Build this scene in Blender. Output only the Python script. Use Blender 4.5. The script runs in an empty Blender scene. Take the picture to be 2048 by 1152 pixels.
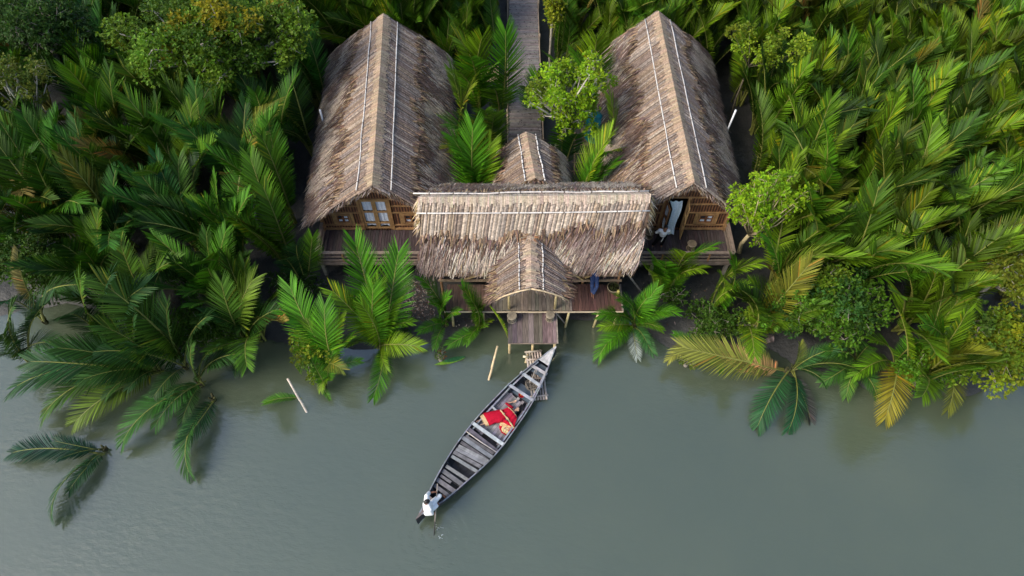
import bpy, bmesh, math, random
import numpy as np
from mathutils import Vector, Matrix, Quaternion

R = math.radians
sc = bpy.context.scene
COL = sc.collection
random.seed(11)

# ------------------------------------------------------------------ camera
H = 26.0
TH = R(56.5)
FPX = 1400.0
cT, sT = math.cos(TH), math.sin(TH)
cam_d = bpy.data.cameras.new('camera')
cam_d.sensor_width = 36
cam_d.lens = 36 * FPX / 2048
cam_d.clip_end = 2000
cam = bpy.data.objects.new('camera', cam_d)
cam.location = (0, 0, H)
cam.rotation_euler = (R(90) - TH, 0, 0)
COL.objects.link(cam)
sc.camera = cam


def P(u, v, z=0.0):
    """survey: ground position of a point of the photograph whose height is known"""
    yc = (576 - v) / FPX
    Y = cT + sT * yc
    Z = -sT + cT * yc
    t = (H - z) / -Z
    return Vector(((u - 1024) / FPX * t, Y * t, z))


def proj(x, y, z):
    d = H - z
    fw = y * cT + d * sT
    up = y * sT - d * cT
    return 1024 + FPX * x / fw, 576 - FPX * up / fw


# ------------------------------------------------------------------ world and light
SUN_EL, SUN_AZ = R(42), math.atan2(-1.0, -0.45)
w = bpy.data.worlds.new('World')
sc.world = w
w.use_nodes = True
nt = w.node_tree
bg = nt.nodes['Background']
sky = nt.nodes.new('ShaderNodeTexSky')
sky.sky_type = 'NISHITA'
sky.sun_disc = False
sky.sun_elevation = SUN_EL
sky.sun_rotation = SUN_AZ
sky.air_density = 1.2
sky.dust_density = 2.5
nt.links.new(sky.outputs[0], bg.inputs[0])
bg.inputs[1].default_value = 0.10
sd = bpy.data.lights.new('sun', 'SUN')
sd.energy = 1.35
sd.angle = R(28)
sd.color = (1.0, 0.94, 0.83)
so = bpy.data.objects.new('sun', sd)
dv = Vector((math.sin(SUN_AZ) * math.cos(SUN_EL), math.cos(SUN_AZ) * math.cos(SUN_EL), math.sin(SUN_EL)))
so.rotation_euler = dv.to_track_quat('Z', 'Y').to_euler()
so.location = (-20, -5, 40)
COL.objects.link(so)
sc.view_settings.view_transform = 'Standard'
sc.view_settings.look = 'None'
sc.view_settings.gamma = 1
sc.view_settings.exposure = 1.25


# ------------------------------------------------------------------ materials
def new_mat(name):
    m = bpy.data.materials.new(name)
    m.use_nodes = True
    n = m.node_tree.nodes
    return m, n, m.node_tree.links, n['Principled BSDF']


def node(n, t, **kw):
    x = n.new(t)
    for k, v in kw.items():
        setattr(x, k, v)
    return x


def attr_mat(name, rough=0.7, nscale=(8, 8, 8), namt=0.35, bump=0.2, spec=0.3, detail=4):
    """base colour from the pieces' own colour, broken up by grain"""
    m, n, l, b = new_mat(name)
    a = node(n, 'ShaderNodeAttribute', attribute_name='Col')
    tc = node(n, 'ShaderNodeTexCoord')
    mp = node(n, 'ShaderNodeMapping')
    mp.inputs['Scale'].default_value = nscale
    l.new(tc.outputs['Object'], mp.inputs['Vector'])
    nz = node(n, 'ShaderNodeTexNoise')
    nz.inputs['Scale'].default_value = 1.0
    nz.inputs['Detail'].default_value = detail
    l.new(mp.outputs[0], nz.inputs['Vector'])
    mr = node(n, 'ShaderNodeMapRange')
    mr.inputs['From Min'].default_value = 0.3
    mr.inputs['From Max'].default_value = 0.7
    mr.inputs['To Min'].default_value = 1 - namt
    mr.inputs['To Max'].default_value = 1 + namt
    l.new(nz.outputs['Fac'], mr.inputs['Value'])
    vm = node(n, 'ShaderNodeVectorMath', operation='SCALE')
    l.new(a.outputs['Color'], vm.inputs[0])
    l.new(mr.outputs[0], vm.inputs['Scale'])
    l.new(vm.outputs[0], b.inputs['Base Color'])
    b.inputs['Roughness'].default_value = rough
    b.inputs['Specular IOR Level'].default_value = spec
    if bump:
        bp = node(n, 'ShaderNodeBump')
        bp.inputs['Strength'].default_value = bump
        bp.inputs['Distance'].default_value = 0.02
        l.new(nz.outputs['Fac'], bp.inputs['Height'])
        l.new(bp.outputs[0], b.inputs['Normal'])
    return m


def leaf_mat(name, trans=0.35, use_obj=True, rough=0.55):
    m, n, l, b = new_mat(name)
    a = node(n, 'ShaderNodeAttribute', attribute_name='Col')
    oi = node(n, 'ShaderNodeObjectInfo')
    mx = node(n, 'ShaderNodeVectorMath', operation='MULTIPLY')
    l.new(a.outputs['Color'], mx.inputs[0])
    l.new(oi.outputs['Color'], mx.inputs[1])
    l.new(mx.outputs[0], b.inputs['Base Color'])
    b.inputs['Roughness'].default_value = rough
    b.inputs['Specular IOR Level'].default_value = 0.2
    tr = node(n, 'ShaderNodeBsdfTranslucent')
    sc_ = node(n, 'ShaderNodeVectorMath', operation='MULTIPLY')
    sc_.inputs[1].default_value = (1.5, 1.35, 0.6)
    l.new(mx.outputs[0], sc_.inputs[0])
    l.new(sc_.outputs[0], tr.inputs['Color'])
    ms = node(n, 'ShaderNodeMixShader')
    ms.inputs[0].default_value = trans
    l.new(b.outputs[0], ms.inputs[1])
    l.new(tr.outputs[0], ms.inputs[2])
    l.new(ms.outputs[0], n['Material Output'].inputs['Surface'])
    return m


def plain(name, col, rough=0.6, spec=0.3, nscale=20, namt=0.15):
    m, n, l, b = new_mat(name)
    tc = node(n, 'ShaderNodeTexCoord')
    nz = node(n, 'ShaderNodeTexNoise')
    nz.inputs['Scale'].default_value = nscale
    nz.inputs['Detail'].default_value = 3
    l.new(tc.outputs['Object'], nz.inputs['Vector'])
    mr = node(n, 'ShaderNodeMapRange')
    mr.inputs['From Min'].default_value = 0.3
    mr.inputs['From Max'].default_value = 0.7
    mr.inputs['To Min'].default_value = 1 - namt
    mr.inputs['To Max'].default_value = 1 + namt
    l.new(nz.outputs['Fac'], mr.inputs['Value'])
    vm = node(n, 'ShaderNodeVectorMath', operation='SCALE')
    vm.inputs[0].default_value = col[:3]
    l.new(mr.outputs[0], vm.inputs['Scale'])
    l.new(vm.outputs[0], b.inputs['Base Color'])
    b.inputs['Roughness'].default_value = rough
    b.inputs['Specular IOR Level'].default_value = spec
    return m


M = {}
M['thatch'] = attr_mat('thatch', 0.8, (14, 14, 14), 0.35, 0.4, 0.2)
M['wood'] = attr_mat('weathered_wood', 0.65, (5, 5, 5), 0.3, 0.25, 0.3)
M['plank'] = attr_mat('plank_wood', 0.6, (26, 2.5, 26), 0.4, 0.3, 0.35)
M['boatwood'] = attr_mat('boat_wood', 0.6, (5, 5, 5), 0.35, 0.25, 0.35, 8)
M['bamboo'] = attr_mat('bamboo', 0.5, (6, 6, 6), 0.25, 0.1, 0.4)
M['cloth'] = attr_mat('cloth', 0.85, (18, 18, 18), 0.12, 0.3, 0.1)
M['skin'] = attr_mat('skin', 0.55, (30, 30, 30), 0.06, 0.0, 0.3)
M['hair'] = plain('hair', (0.012, 0.010, 0.010), 0.4, 0.4, 40, 0.3)
M['frond'] = leaf_mat('frond_leaf', 0.16)
M['midrib'] = attr_mat('frond_midrib', 0.5, (5, 5, 5), 0.2, 0.0, 0.3)
M['leaf'] = leaf_mat('small_leaf', 0.3)
M['bark'] = attr_mat('bark', 0.8, (10, 10, 10), 0.35, 0.3, 0.2)
M['debris'] = attr_mat('debris', 0.8, (10, 10, 10), 0.3, 0.0, 0.2)
M['white'] = plain('white_plastic', (0.75, 0.76, 0.78), 0.4)
M['darkinside'] = plain('dark_interior', (0.02, 0.016, 0.013), 0.9)
M['teal'] = plain('teal_plastic', (0.0, 0.20, 0.22), 0.3, 0.5)
M['red'] = plain('red_enamel', (0.30, 0.008, 0.012), 0.3, 0.5)


def woven_wall():
    m, n, l, b = new_mat('woven_bamboo_wall')
    tc = node(n, 'ShaderNodeTexCoord')
    wv = node(n, 'ShaderNodeTexWave', wave_type='BANDS', bands_direction='X')
    wv.inputs['Scale'].default_value = 2.6
    wv.inputs['Distortion'].default_value = 0.6
    wv.inputs['Detail'].default_value = 2
    l.new(tc.outputs['Object'], wv.inputs['Vector'])
    nz = node(n, 'ShaderNodeTexNoise')
    nz.inputs['Scale'].default_value = 12
    l.new(tc.outputs['Object'], nz.inputs['Vector'])
    mx = node(n, 'ShaderNodeMath', operation='MULTIPLY')
    l.new(wv.outputs['Fac'], mx.inputs[0])
    l.new(nz.outputs['Fac'], mx.inputs[1])
    cr = node(n, 'ShaderNodeValToRGB')
    cr.color_ramp.elements[0].color = (0.045, 0.018, 0.010, 1)
    cr.color_ramp.elements[0].position = 0.08
    cr.color_ramp.elements[1].color = (0.24, 0.105, 0.046, 1)
    cr.color_ramp.elements[1].position = 0.55
    l.new(mx.outputs[0], cr.inputs[0])
    l.new(cr.outputs[0], b.inputs['Base Color'])
    b.inputs['Roughness'].default_value = 0.7
    bp = node(n, 'ShaderNodeBump')
    bp.inputs['Strength'].default_value = 0.5
    bp.inputs['Distance'].default_value = 0.03
    l.new(wv.outputs['Fac'], bp.inputs['Height'])
    l.new(bp.outputs[0], b.inputs['Normal'])
    return m


M['wall'] = woven_wall()


def glassy():
    m, n, l, b = new_mat('window_glass')
    b.inputs['Base Color'].default_value = (0.03, 0.04, 0.05, 1)
    b.inputs['Roughness'].default_value = 0.08
    return m


M['glass'] = glassy()


def mud_mat():
    m, n, l, b = new_mat('mud')
    tc = node(n, 'ShaderNodeTexCoord')
    nz = node(n, 'ShaderNodeTexNoise')
    nz.inputs['Scale'].default_value = 1.3
    nz.inputs['Detail'].default_value = 9
    nz.inputs['Roughness'].default_value = 0.7
    l.new(tc.outputs['Object'], nz.inputs['Vector'])
    cr = node(n, 'ShaderNodeValToRGB')
    cr.color_ramp.elements[0].color = (0.012, 0.013, 0.013, 1)
    cr.color_ramp.elements[0].position = 0.3
    cr.color_ramp.elements[1].color = (0.050, 0.048, 0.043, 1)
    cr.color_ramp.elements[1].position = 0.72
    l.new(nz.outputs['Fac'], cr.inputs[0])
    l.new(cr.outputs[0], b.inputs['Base Color'])
    b.inputs['Roughness'].default_value = 0.5
    bp = node(n, 'ShaderNodeBump')
    bp.inputs['Strength'].default_value = 0.8
    bp.inputs['Distance'].default_value = 0.12
    l.new(nz.outputs['Fac'], bp.inputs['Height'])
    l.new(bp.outputs[0], b.inputs['Normal'])
    return m


M['mud'] = mud_mat()
OAR_HIT = P(868, 1070, 0)


def water_mat():
    m, n, l, b = new_mat('silty_water')
    tc = node(n, 'ShaderNodeTexCoord')
    # silt clouds in the water
    nz = node(n, 'ShaderNodeTexNoise')
    nz.inputs['Scale'].default_value = 0.16
    nz.inputs['Detail'].default_value = 4
    l.new(tc.outputs['Object'], nz.inputs['Vector'])
    cr = node(n, 'ShaderNodeValToRGB')
    cr.color_ramp.elements[0].color = (0.081, 0.103, 0.069, 1)
    cr.color_ramp.elements[0].position = 0.3
    cr.color_ramp.elements[1].color = (0.097, 0.117, 0.075, 1)
    cr.color_ramp.elements[1].position = 0.7
    l.new(nz.outputs['Fac'], cr.inputs[0])
    l.new(cr.outputs[0], b.inputs['Base Color'])
    b.inputs['Roughness'].default_value = 0.07
    b.inputs['Subsurface Weight'].default_value = 0.85
    b.inputs['Subsurface Radius'].default_value = (0.9, 1.0, 0.9)
    b.inputs['Subsurface Scale'].default_value = 4.0
    b.inputs['IOR'].default_value = 1.65
    b.inputs['Specular IOR Level'].default_value = 1.0
    # wind ripple
    mp = node(n, 'ShaderNodeMapping')
    mp.inputs['Scale'].default_value = (2.2, 4.2, 1)
    mp.inputs['Rotation'].default_value = (0, 0, R(25))
    l.new(tc.outputs['Object'], mp.inputs['Vector'])
    n2 = node(n, 'ShaderNodeTexNoise')
    n2.inputs['Scale'].default_value = 1.0
    n2.inputs['Detail'].default_value = 4
    n2.inputs['Roughness'].default_value = 0.6
    l.new(mp.outputs[0], n2.inputs['Vector'])
    # rings round the oar
    sub = node(n, 'ShaderNodeVectorMath', operation='SUBTRACT')
    sub.inputs[1].default_value = OAR_HIT
    l.new(tc.outputs['Object'], sub.inputs[0])
    ln = node(n, 'ShaderNodeVectorMath', operation='LENGTH')
    l.new(sub.outputs[0], ln.inputs[0])
    wob = node(n, 'ShaderNodeMath', operation='MULTIPLY_ADD')
    wob.inputs[1].default_value = 0.55
    l.new(n2.outputs['Fac'], wob.inputs[0])
    l.new(ln.outputs['Value'], wob.inputs[2])
    mul = node(n, 'ShaderNodeMath', operation='MULTIPLY')
    mul.inputs[1].default_value = 17.0
    l.new(wob.outputs[0], mul.inputs[0])
    sn = node(n, 'ShaderNodeMath', operation='SINE')
    l.new(mul.outputs[0], sn.inputs[0])
    fall = node(n, 'ShaderNodeMapRange')
    fall.inputs['From Min'].default_value = 0.1
    fall.inputs['From Max'].default_value = 1.9
    fall.inputs['To Min'].default_value = 0.13
    fall.inputs['To Max'].default_value = 0.0
    l.new(ln.outputs['Value'], fall.inputs['Value'])
    rg = node(n, 'ShaderNodeMath', operation='MULTIPLY')
    l.new(sn.outputs[0], rg.inputs[0])
    l.new(fall.outputs[0], rg.inputs[1])
    calm = node(n, 'ShaderNodeTexNoise')
    calm.inputs['Scale'].default_value = 0.22
    calm.inputs['Detail'].default_value = 3
    l.new(tc.outputs['Object'], calm.inputs['Vector'])
    cm = node(n, 'ShaderNodeMapRange')
    cm.inputs['From Min'].default_value = 0.35
    cm.inputs['From Max'].default_value = 0.65
    cm.inputs['To Min'].default_value = 0.25
    cm.inputs['To Max'].default_value = 1.1
    l.new(calm.outputs['Fac'], cm.inputs['Value'])
    rp_ = node(n, 'ShaderNodeMath', operation='MULTIPLY')
    l.new(n2.outputs['Fac'], rp_.inputs[0])
    l.new(cm.outputs[0], rp_.inputs[1])
    add = node(n, 'ShaderNodeMath', operation='ADD')
    l.new(rp_.outputs[0], add.inputs[0])
    l.new(rg.outputs[0], add.inputs[1])
    bp = node(n, 'ShaderNodeBump')
    bp.inputs['Strength'].default_value = 0.34
    bp.inputs['Distance'].default_value = 0.07
    l.new(add.outputs[0], bp.inputs['Height'])
    l.new(bp.outputs[0], b.inputs['Normal'])
    return m


M['water'] = water_mat()


# ------------------------------------------------------------------ mesh helpers
ORG = {}


def tag(o, label=None, cat=None, group=None, kind=None):
    if label: o['label'] = label
    if cat: o['category'] = cat
    if group: o['group'] = group
    if kind: o['kind'] = kind
    return o


def thing(name, loc, label, cat, group=None):
    o = bpy.data.objects.new(name, None)
    o.empty_display_size = 0.3
    o.location = loc
    COL.objects.link(o)
    ORG[o.name] = Vector(loc)
    return tag(o, label, cat, group)


def V(*a):
    return Vector(a)


class MB:
    def __init__(s):
        s.v, s.f, s.c, s.m = [], [], [], []

    def poly(s, pts, col=(1, 1, 1), mi=0):
        k = len(s.v)
        s.v.extend([tuple(p) for p in pts])
        s.f.append(tuple(range(k, k + len(pts))))
        s.c.append(col)
        s.m.append(mi)

    def raw(s, verts, faces, col=(1, 1, 1), mi=0):
        k = len(s.v)
        s.v.extend([tuple(p) for p in verts])
        for f in faces:
            s.f.append(tuple(i + k for i in f))
            s.c.append(col)
            s.m.append(mi)

    def box(s, c, size, rot=None, col=(1, 1, 1), mi=0):
        c = Vector(c)
        hx, hy, hz = size[0] / 2, size[1] / 2, size[2] / 2
        vs = [Vector((x, y, z)) for x in (-hx, hx) for y in (-hy, hy) for z in (-hz, hz)]
        if rot is not None:
            vs = [rot @ q for q in vs]
        vs = [c + q for q in vs]
        s.raw(vs, [(0, 1, 3, 2), (4, 6, 7, 5), (0, 4, 5, 1), (2, 3, 7, 6), (0, 2, 6, 4), (1, 5, 7, 3)], col, mi)

    def beam(s, a, b, wd, ht, up=V(0, 0, 1), col=(1, 1, 1), mi=0):
        a, b = Vector(a), Vector(b)
        d = b - a
        L = d.length
        x = d / L
        up = Vector(up)
        y = up.cross(x)
        if y.length < 1e-4:
            y = V(0, 1, 0).cross(x)
        y.normalize()
        z = x.cross(y)
        rot = Matrix((x, y, z)).transposed()
        s.box((a + b) / 2, (L, wd, ht), rot, col, mi)

    def tube(s, path, radii, n=8, col=(1, 1, 1), mi=0, cap=True):
        path = [Vector(p) for p in path]
        if not hasattr(radii, '__len__'):
            radii = [radii] * len(path)
        k0 = len(s.v)
        ref = None
        for i, p in enumerate(path):
            t = (path[min(i + 1, len(path) - 1)] - path[max(i - 1, 0)])
            t.normalize()
            if ref is None:
                ref = V(0, 0, 1) if abs(t.z) < 0.9 else V(1, 0, 0)
            x = ref.cross(t)
            x.normalize()
            y = t.cross(x)
            ref = y
            ref = t.cross(x) if False else ref
            for j in range(n):
                a = 2 * math.pi * j / n
                s.v.append(tuple(p + (x * math.cos(a) + y * math.sin(a)) * radii[i]))
            ref = y if abs(t.dot(y)) < 0.99 else ref
        for i in range(len(path) - 1):
            for j in range(n):
                a = k0 + i * n + j
                b = k0 + i * n + (j + 1) % n
                s.f.append((a, b, b + n, a + n))
                s.c.append(col)
                s.m.append(mi)
        if cap:
            s.f.append(tuple(k0 + j for j in reversed(range(n))))
            s.f.append(tuple(k0 + (len(path) - 1) * n + j for j in range(n)))
            s.c += [col, col]
            s.m += [mi, mi]

    def lathe(s, c, prof, n=20, col=(1, 1, 1), mi=0, cols=None):
        c = Vector(c)
        k0 = len(s.v)
        for r, z in prof:
            for j in range(n):
                a = 2 * math.pi * j / n
                s.v.append((c.x + r * math.cos(a), c.y + r * math.sin(a), c.z + z))
        for i in range(len(prof) - 1):
            for j in range(n):
                a = k0 + i * n + j
                b = k0 + i * n + (j + 1) % n
                s.f.append((a, b, b + n, a + n))
                s.c.append(cols[i] if cols else col)
                s.m.append(mi)
        s.f.append(tuple(k0 + j for j in reversed(range(n))))
        s.f.append(tuple(k0 + (len(prof) - 1) * n + j for j in range(n)))
        s.c += [cols[0] if cols else col, cols[-1] if cols else col]
        s.m += [mi, mi]

    def ell(s, c, rad, rot=None, nu=12, nv=8, col=(1, 1, 1), mi=0):
        c = Vector(c)
        vs, fs = [], []
        for i in range(nv + 1):
            ph = math.pi * i / nv
            for j in range(nu):
                a = 2 * math.pi * j / nu
                q = V(rad[0] * math.sin(ph) * math.cos(a), rad[1] * math.sin(ph) * math.sin(a), rad[2] * math.cos(ph))
                if rot is not None:
                    q = rot @ q
                vs.append(c + q)
        for i in range(nv):
            for j in range(nu):
                a, b = i * nu + j, i * nu + (j + 1) % nu
                fs.append((a, a + nu, b + nu, b))
        s.raw(vs, fs, col, mi)

    def build(s, name, mats, parent=None, root=None, smooth=False, origin=None):
        me = bpy.data.meshes.new(name)
        o = bpy.data.objects.new(name, me)
        if parent is not None:
            org = ORG[(root or parent).name]
            o.parent = parent
        else:
            org = Vector(origin) if origin is not None else V(0, 0, 0)
            o.location = org
            ORG[o.name] = org
        vv = np.array(s.v, dtype=np.float64) - np.array(org)
        me.from_pydata(vv.tolist(), [], s.f)
        if not isinstance(mats, (list, tuple)):
            mats = [mats]
        for x in mats:
            me.materials.append(x)
        if len(mats) > 1:
            me.polygons.foreach_set('material_index', s.m)
        ca = me.color_attributes.new('Col', 'FLOAT_COLOR', 'CORNER')
        tot = np.array([len(f) for f in s.f])
        cc = np.ones((len(s.f), 4))
        cc[:, :3] = np.array(s.c)
        ca.data.foreach_set('color', np.repeat(cc, tot, axis=0).astype(np.float32).ravel())
        if smooth:
            me.polygons.foreach_set('use_smooth', [True] * len(s.f))
        me.update()
        if smooth:
            b_m = bmesh.new()
            b_m.from_mesh(me)
            bmesh.ops.remove_doubles(b_m, verts=b_m.verts, dist=1e-4)
            b_m.to_mesh(me)
            b_m.free()
        COL.objects.link(o)
        return o


def jit(c, a=0.15, rng=random):
    k = 1 + rng.uniform(-a, a)
    return tuple(max(0.0, x * k * (1 + rng.uniform(-a, a) * 0.3)) for x in c)


def mix(a, b, t):
    return tuple(x * (1 - t) + y * t for x, y in zip(a, b))


# value noise for patches
_nr = random.Random(5)
_ng = [[_nr.random() for _ in range(64)] for _ in range(64)]


def vnoise(x, y):
    xi, yi = math.floor(x), math.floor(y)
    fx, fy = x - xi, y - yi
    fx, fy = fx * fx * (3 - 2 * fx), fy * fy * (3 - 2 * fy)
    g = lambda i, j: _ng[i % 64][j % 64]
    return (g(xi, yi) * (1 - fx) + g(xi + 1, yi) * fx) * (1 - fy) + (g(xi, yi + 1) * (1 - fx) + g(xi + 1, yi + 1) * fx) * fy


# ------------------------------------------------------------------ ground and water
SHORE = [(-60, 30), (-45, 17)] + [tuple(P(u, v, 0)[:2]) for u, v in (
    (-150, 640), (0, 640), (130, 610), (330, 660), (430, 690), (560, 692), (650, 690), (760, 705), (850, 690), (930, 662),
    (1010, 645), (1130, 643), (1240, 640), (1330, 690), (1420, 715), (1530, 690), (1600, 735), (1750, 780), (1900, 790),
    (2048, 770), (2250, 750))] + [(45, 15), (300, 20)]
SHORE[0] = (-300, 25)
_sh = np.array(SHORE)


def shore_y(x):
    return float(np.interp(x, _sh[:, 0], _sh[:, 1]))


def ground_z(x, y):
    d = y - shore_y(x)
    n = vnoise(x * 0.9 + 3, y * 0.9) - 0.5 + 0.5 * (vnoise(x * 2.7, y * 2.7 + 9) - 0.5)
    d += 0.7 * (vnoise(x * 0.6 + 20, y * 0.6) - 0.5)
    if d < 0:
        return max(-1.2, d * 0.35) + 0.05 * n
    return min(0.34, d * 0.22) + 0.16 * n * min(1, d)


def axis(a, b, step, far):
    xs = list(np.arange(a, b + 1e-6, step))
    k, q = step, xs[-1]
    while q < far:
        k *= 1.5
        q += k
        xs.append(q)
    k, q = step, xs[0]
    while q > -far:
        k *= 1.5
        q -= k
        xs.insert(0, q)
    return xs


xs, ys = axis(-34, 34, 0.3, 420), axis(9, 50, 0.3, 420)
gv = [(x, y, ground_z(x, y)) for y in ys for x in xs]
nx = len(xs)
gf = [(j * nx + i, j * nx + i + 1, (j + 1) * nx + i + 1, (j + 1) * nx + i) for j in range(len(ys) - 1) for i in range(nx - 1)]
mb = MB()
mb.v, mb.f = gv, gf
mb.c, mb.m = [(1, 1, 1)] * len(gf), [0] * len(gf)
g = mb.build('ground', M['mud'], smooth=True)
tag(g, 'dark wet mud bank under the palms and huts', 'ground', kind='structure')
mb = MB()
mb.poly([(-420, -420, 0), (420, -420, 0), (420, 420, 0), (-420, 420, 0)])
wt = mb.build('water', M['water'])
tag(wt, 'calm silty grey green river water', 'water', kind='structure')


# ------------------------------------------------------------------ thatch
TAN, GREY, MAUVE = (0.31, 0.21, 0.130), (0.205, 0.178, 0.168), (0.145, 0.093, 0.080)
PALE, OCHRE, DARK = (0.52, 0.43, 0.34), (0.24, 0.17, 0.095), (0.075, 0.046, 0.032)


def slope_fn(R0, R1, E1, E0, bulge, sag=0.0):
    R0, R1, E0, E1 = map(Vector, (R0, R1, E0, E1))
    n = (R1 - R0).cross(E0 - R0)
    n.normalize()
    if n.z < 0:
        n = -n

    def S(s, t, off=0.0):
        p = R0.lerp(R1, s) * (1 - t) + E0.lerp(E1, s) * t
        wob = 0.05 * (vnoise(s * 9 + t * 3 + R0.x * 7, t * 5 + R0.y) - 0.5)
        return p + n * (bulge * 4 * t * (1 - t) + off + wob) + V(0, 0, -sag * 4 * s * (1 - s))
    return S, n


def thatch_slope(mb, R0, R1, E1, E0, bulge=0.1, tcut=0.55, lat=0.35, seed=1, thick=0.2, sag=0.0, mixw=None,
                 strip_w=0.125, blade=(0.4, 0.75), dens=1.0, ends=(True, True), tmax=1.0):
    rng = random.Random(seed)
    S, n = slope_fn(R0, R1, E1, E0, bulge, sag)
    Lr = (S(1, 0.5) - S(0, 0.5)).length
    Ld = (S(0.5, 1) - S(0.5, 0)).length
    u = (S(1, 0.5) - S(0, 0.5)).normalized()
    d = (S(0.5, 1) - S(0.5, 0)).normalized()
    mixw = mixw or ((TAN, 3), (GREY, 3), (MAUVE, 2.4), (PALE, 1.3), (OCHRE, 0.45))
    cols, ws = [c for c, _ in mixw], [k for _, k in mixw]

    avg = tuple(sum(c[i] * k for c, k in mixw) / sum(ws) for i in range(3))

    def pick(a):
        c = rng.choices(cols, ws)[0]
        return jit(c, a, rng)
    # body of the roof
    ns, ntt = max(4, int(Lr / 0.5)), 10
    top = [[S(i / ns, j / ntt) for j in range(ntt + 1)] for i in range(ns + 1)]
    bot = [[S(i / ns, j / ntt, -thick) for j in range(ntt + 1)] for i in range(ns + 1)]
    body = (0.10, 0.066, 0.046)
    for i in range(ns):
        for j in range(ntt):
            mb.poly([top[i][j], top[i + 1][j], top[i + 1][j + 1], top[i][j + 1]], body)
            mb.poly([bot[i][j], bot[i][j + 1], bot[i + 1][j + 1], bot[i + 1][j]], body)
    for i in range(ns):
        mb.poly([top[i][ntt], top[i + 1][ntt], bot[i + 1][ntt], bot[i][ntt]], body)
    for j in range(ntt):
        mb.poly([top[0][j], top[0][j + 1], bot[0][j + 1], bot[0][j]], body)
        mb.poly([top[ns][j], bot[ns][j], bot[ns][j + 1], top[ns][j + 1]], body)
    # folded, stitched leaf bands running down from the ridge
    k = int(Lr / strip_w)
    sk = lat * 0.30 * Ld / Lr
    i = 0
    s0 = 0.0
    while s0 < 1.0:
        ww = strip_w * rng.uniform(0.7, 1.45) / Lr
        te = tcut * (0.72 + 0.55 * vnoise(s0 * Lr * 1.1 + seed * 3.7, seed * 1.3)) * rng.uniform(0.9, 1.1)
        base = mix(pick(0.12), avg, 0.58)
        pn = vnoise(s0 * Lr * 0.7 + 7, seed + 4.5)
        lift = 0.02 + rng.uniform(0, 0.03)
        step = rng.uniform(0.06, 0.10) / Ld
        sh = rng.uniform(0.5, 1.1) * step * (1 if lat > 0 else -1)
        t = -0.01
        twotone = rng.uniform(0.08, 0.34)
        while t < te:
            t2 = t + step * 1.12
            f = 1 + rng.uniform(-twotone, twotone)
            c = tuple(x * f for x in base)
            a0, a1 = s0 + sk * t, s0 + sk * t2
            b0, b1 = a0 + ww * 0.94, a1 + ww * 0.94
            if min(a0, b0) < -0.01 or max(a1, b1) > 1.02:
                t += step
                continue
            m0, m1 = (a0 + b0) / 2, (a1 + b1) / 2
            c2 = tuple(x * 0.86 for x in c)
            mb.poly([S(a0, max(0, t), lift - 0.012), S(m0, max(0, t + sh * 0.5), lift + 0.010), S(m1, t2 + sh * 0.5, lift + 0.034), S(a1, t2, lift + 0.010)], c)
            mb.poly([S(m0, max(0, t + sh * 0.5), lift + 0.010), S(b0, max(0, t + sh), lift - 0.012), S(b1, t2 + sh, lift + 0.010), S(m1, t2 + sh * 0.5, lift + 0.034)], c2)
            t += step
        # loose tuft where the band ends
        for _ in range(4):
            c = jit(rng.choice((OCHRE, TAN, MAUVE, DARK, (0.17, 0.105, 0.065))), 0.25, rng)
            a = s0 + sk * te + rng.uniform(0, ww)
            if not 0 < a < 1: continue
            r0 = S(a, te - 0.06, 0.05)
            dd = (d + u * rng.gauss(lat * 0.2, 0.2) + n * rng.uniform(0.02, 0.22)).normalized()
            L = rng.uniform(0.25, 0.6)
            wv = u * rng.uniform(0.018, 0.04)
            tip = r0 + dd * L
            mid = r0 + dd * L * 0.55 + n * 0.03
            mb.poly([r0 - wv, r0 + wv, mid + wv * 0.8, mid - wv * 0.8], c)
            mb.poly([mid - wv * 0.8, mid + wv * 0.8, tip], c)
        s0 += ww
    # loose strands below
    row = 0.075 / Ld / dens
    t = tcut * 0.80
    while t < tmax:
        m = int(Lr / 0.033 * dens)
        for q in range(m):
            a = rng.random()
            tt = t + rng.uniform(-row, row) * 1.5
            edge = tcut * (0.72 + 0.55 * vnoise(a * Lr * 1.1 + seed * 3.7, seed * 1.3))
            if tt < edge - 0.02:
                continue
            tt = min(tt, 0.99)
            pn = vnoise(a * Lr * 0.9 + seed * 5, tt * Ld * 1.4)
            near = tt - edge
            c = pick(0.28)
            if pn > 0.62:
                c = mix(c, jit(PALE, 0.2, rng), 0.6)
            elif pn < 0.33:
                c = mix(c, jit(MAUVE, 0.2, rng), 0.7)
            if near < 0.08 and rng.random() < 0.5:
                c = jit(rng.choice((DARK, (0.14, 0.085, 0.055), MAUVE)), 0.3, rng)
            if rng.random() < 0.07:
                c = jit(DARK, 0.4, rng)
            r0 = S(a, tt, 0.02 + rng.uniform(0, 0.05))
            swirl = lat * (0.6 + 0.9 * (vnoise(a * Lr * 0.8 + 31, tt * Ld * 0.9 + seed) - 0.3))
            dd = (d + u * (swirl + rng.gauss(0, 0.16)) + n * rng.uniform(0.0, 0.16)).normalized()
            L = rng.uniform(*blade) * (0.75 if tt > 0.85 else 1)
            wv = (u - dd * u.dot(dd)).normalized() * rng.uniform(0.009, 0.020)
            mid = r0 + dd * L * 0.5
            tip = r0 + dd * L - n * rng.uniform(0.0, 0.06) + V(0, 0, -0.04)
            mb.poly([r0 - wv, r0 + wv, mid + wv, mid - wv], c)
            mb.poly([mid - wv, mid + wv, tip + wv * 0.3, tip - wv * 0.3], c)
        t += row
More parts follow.
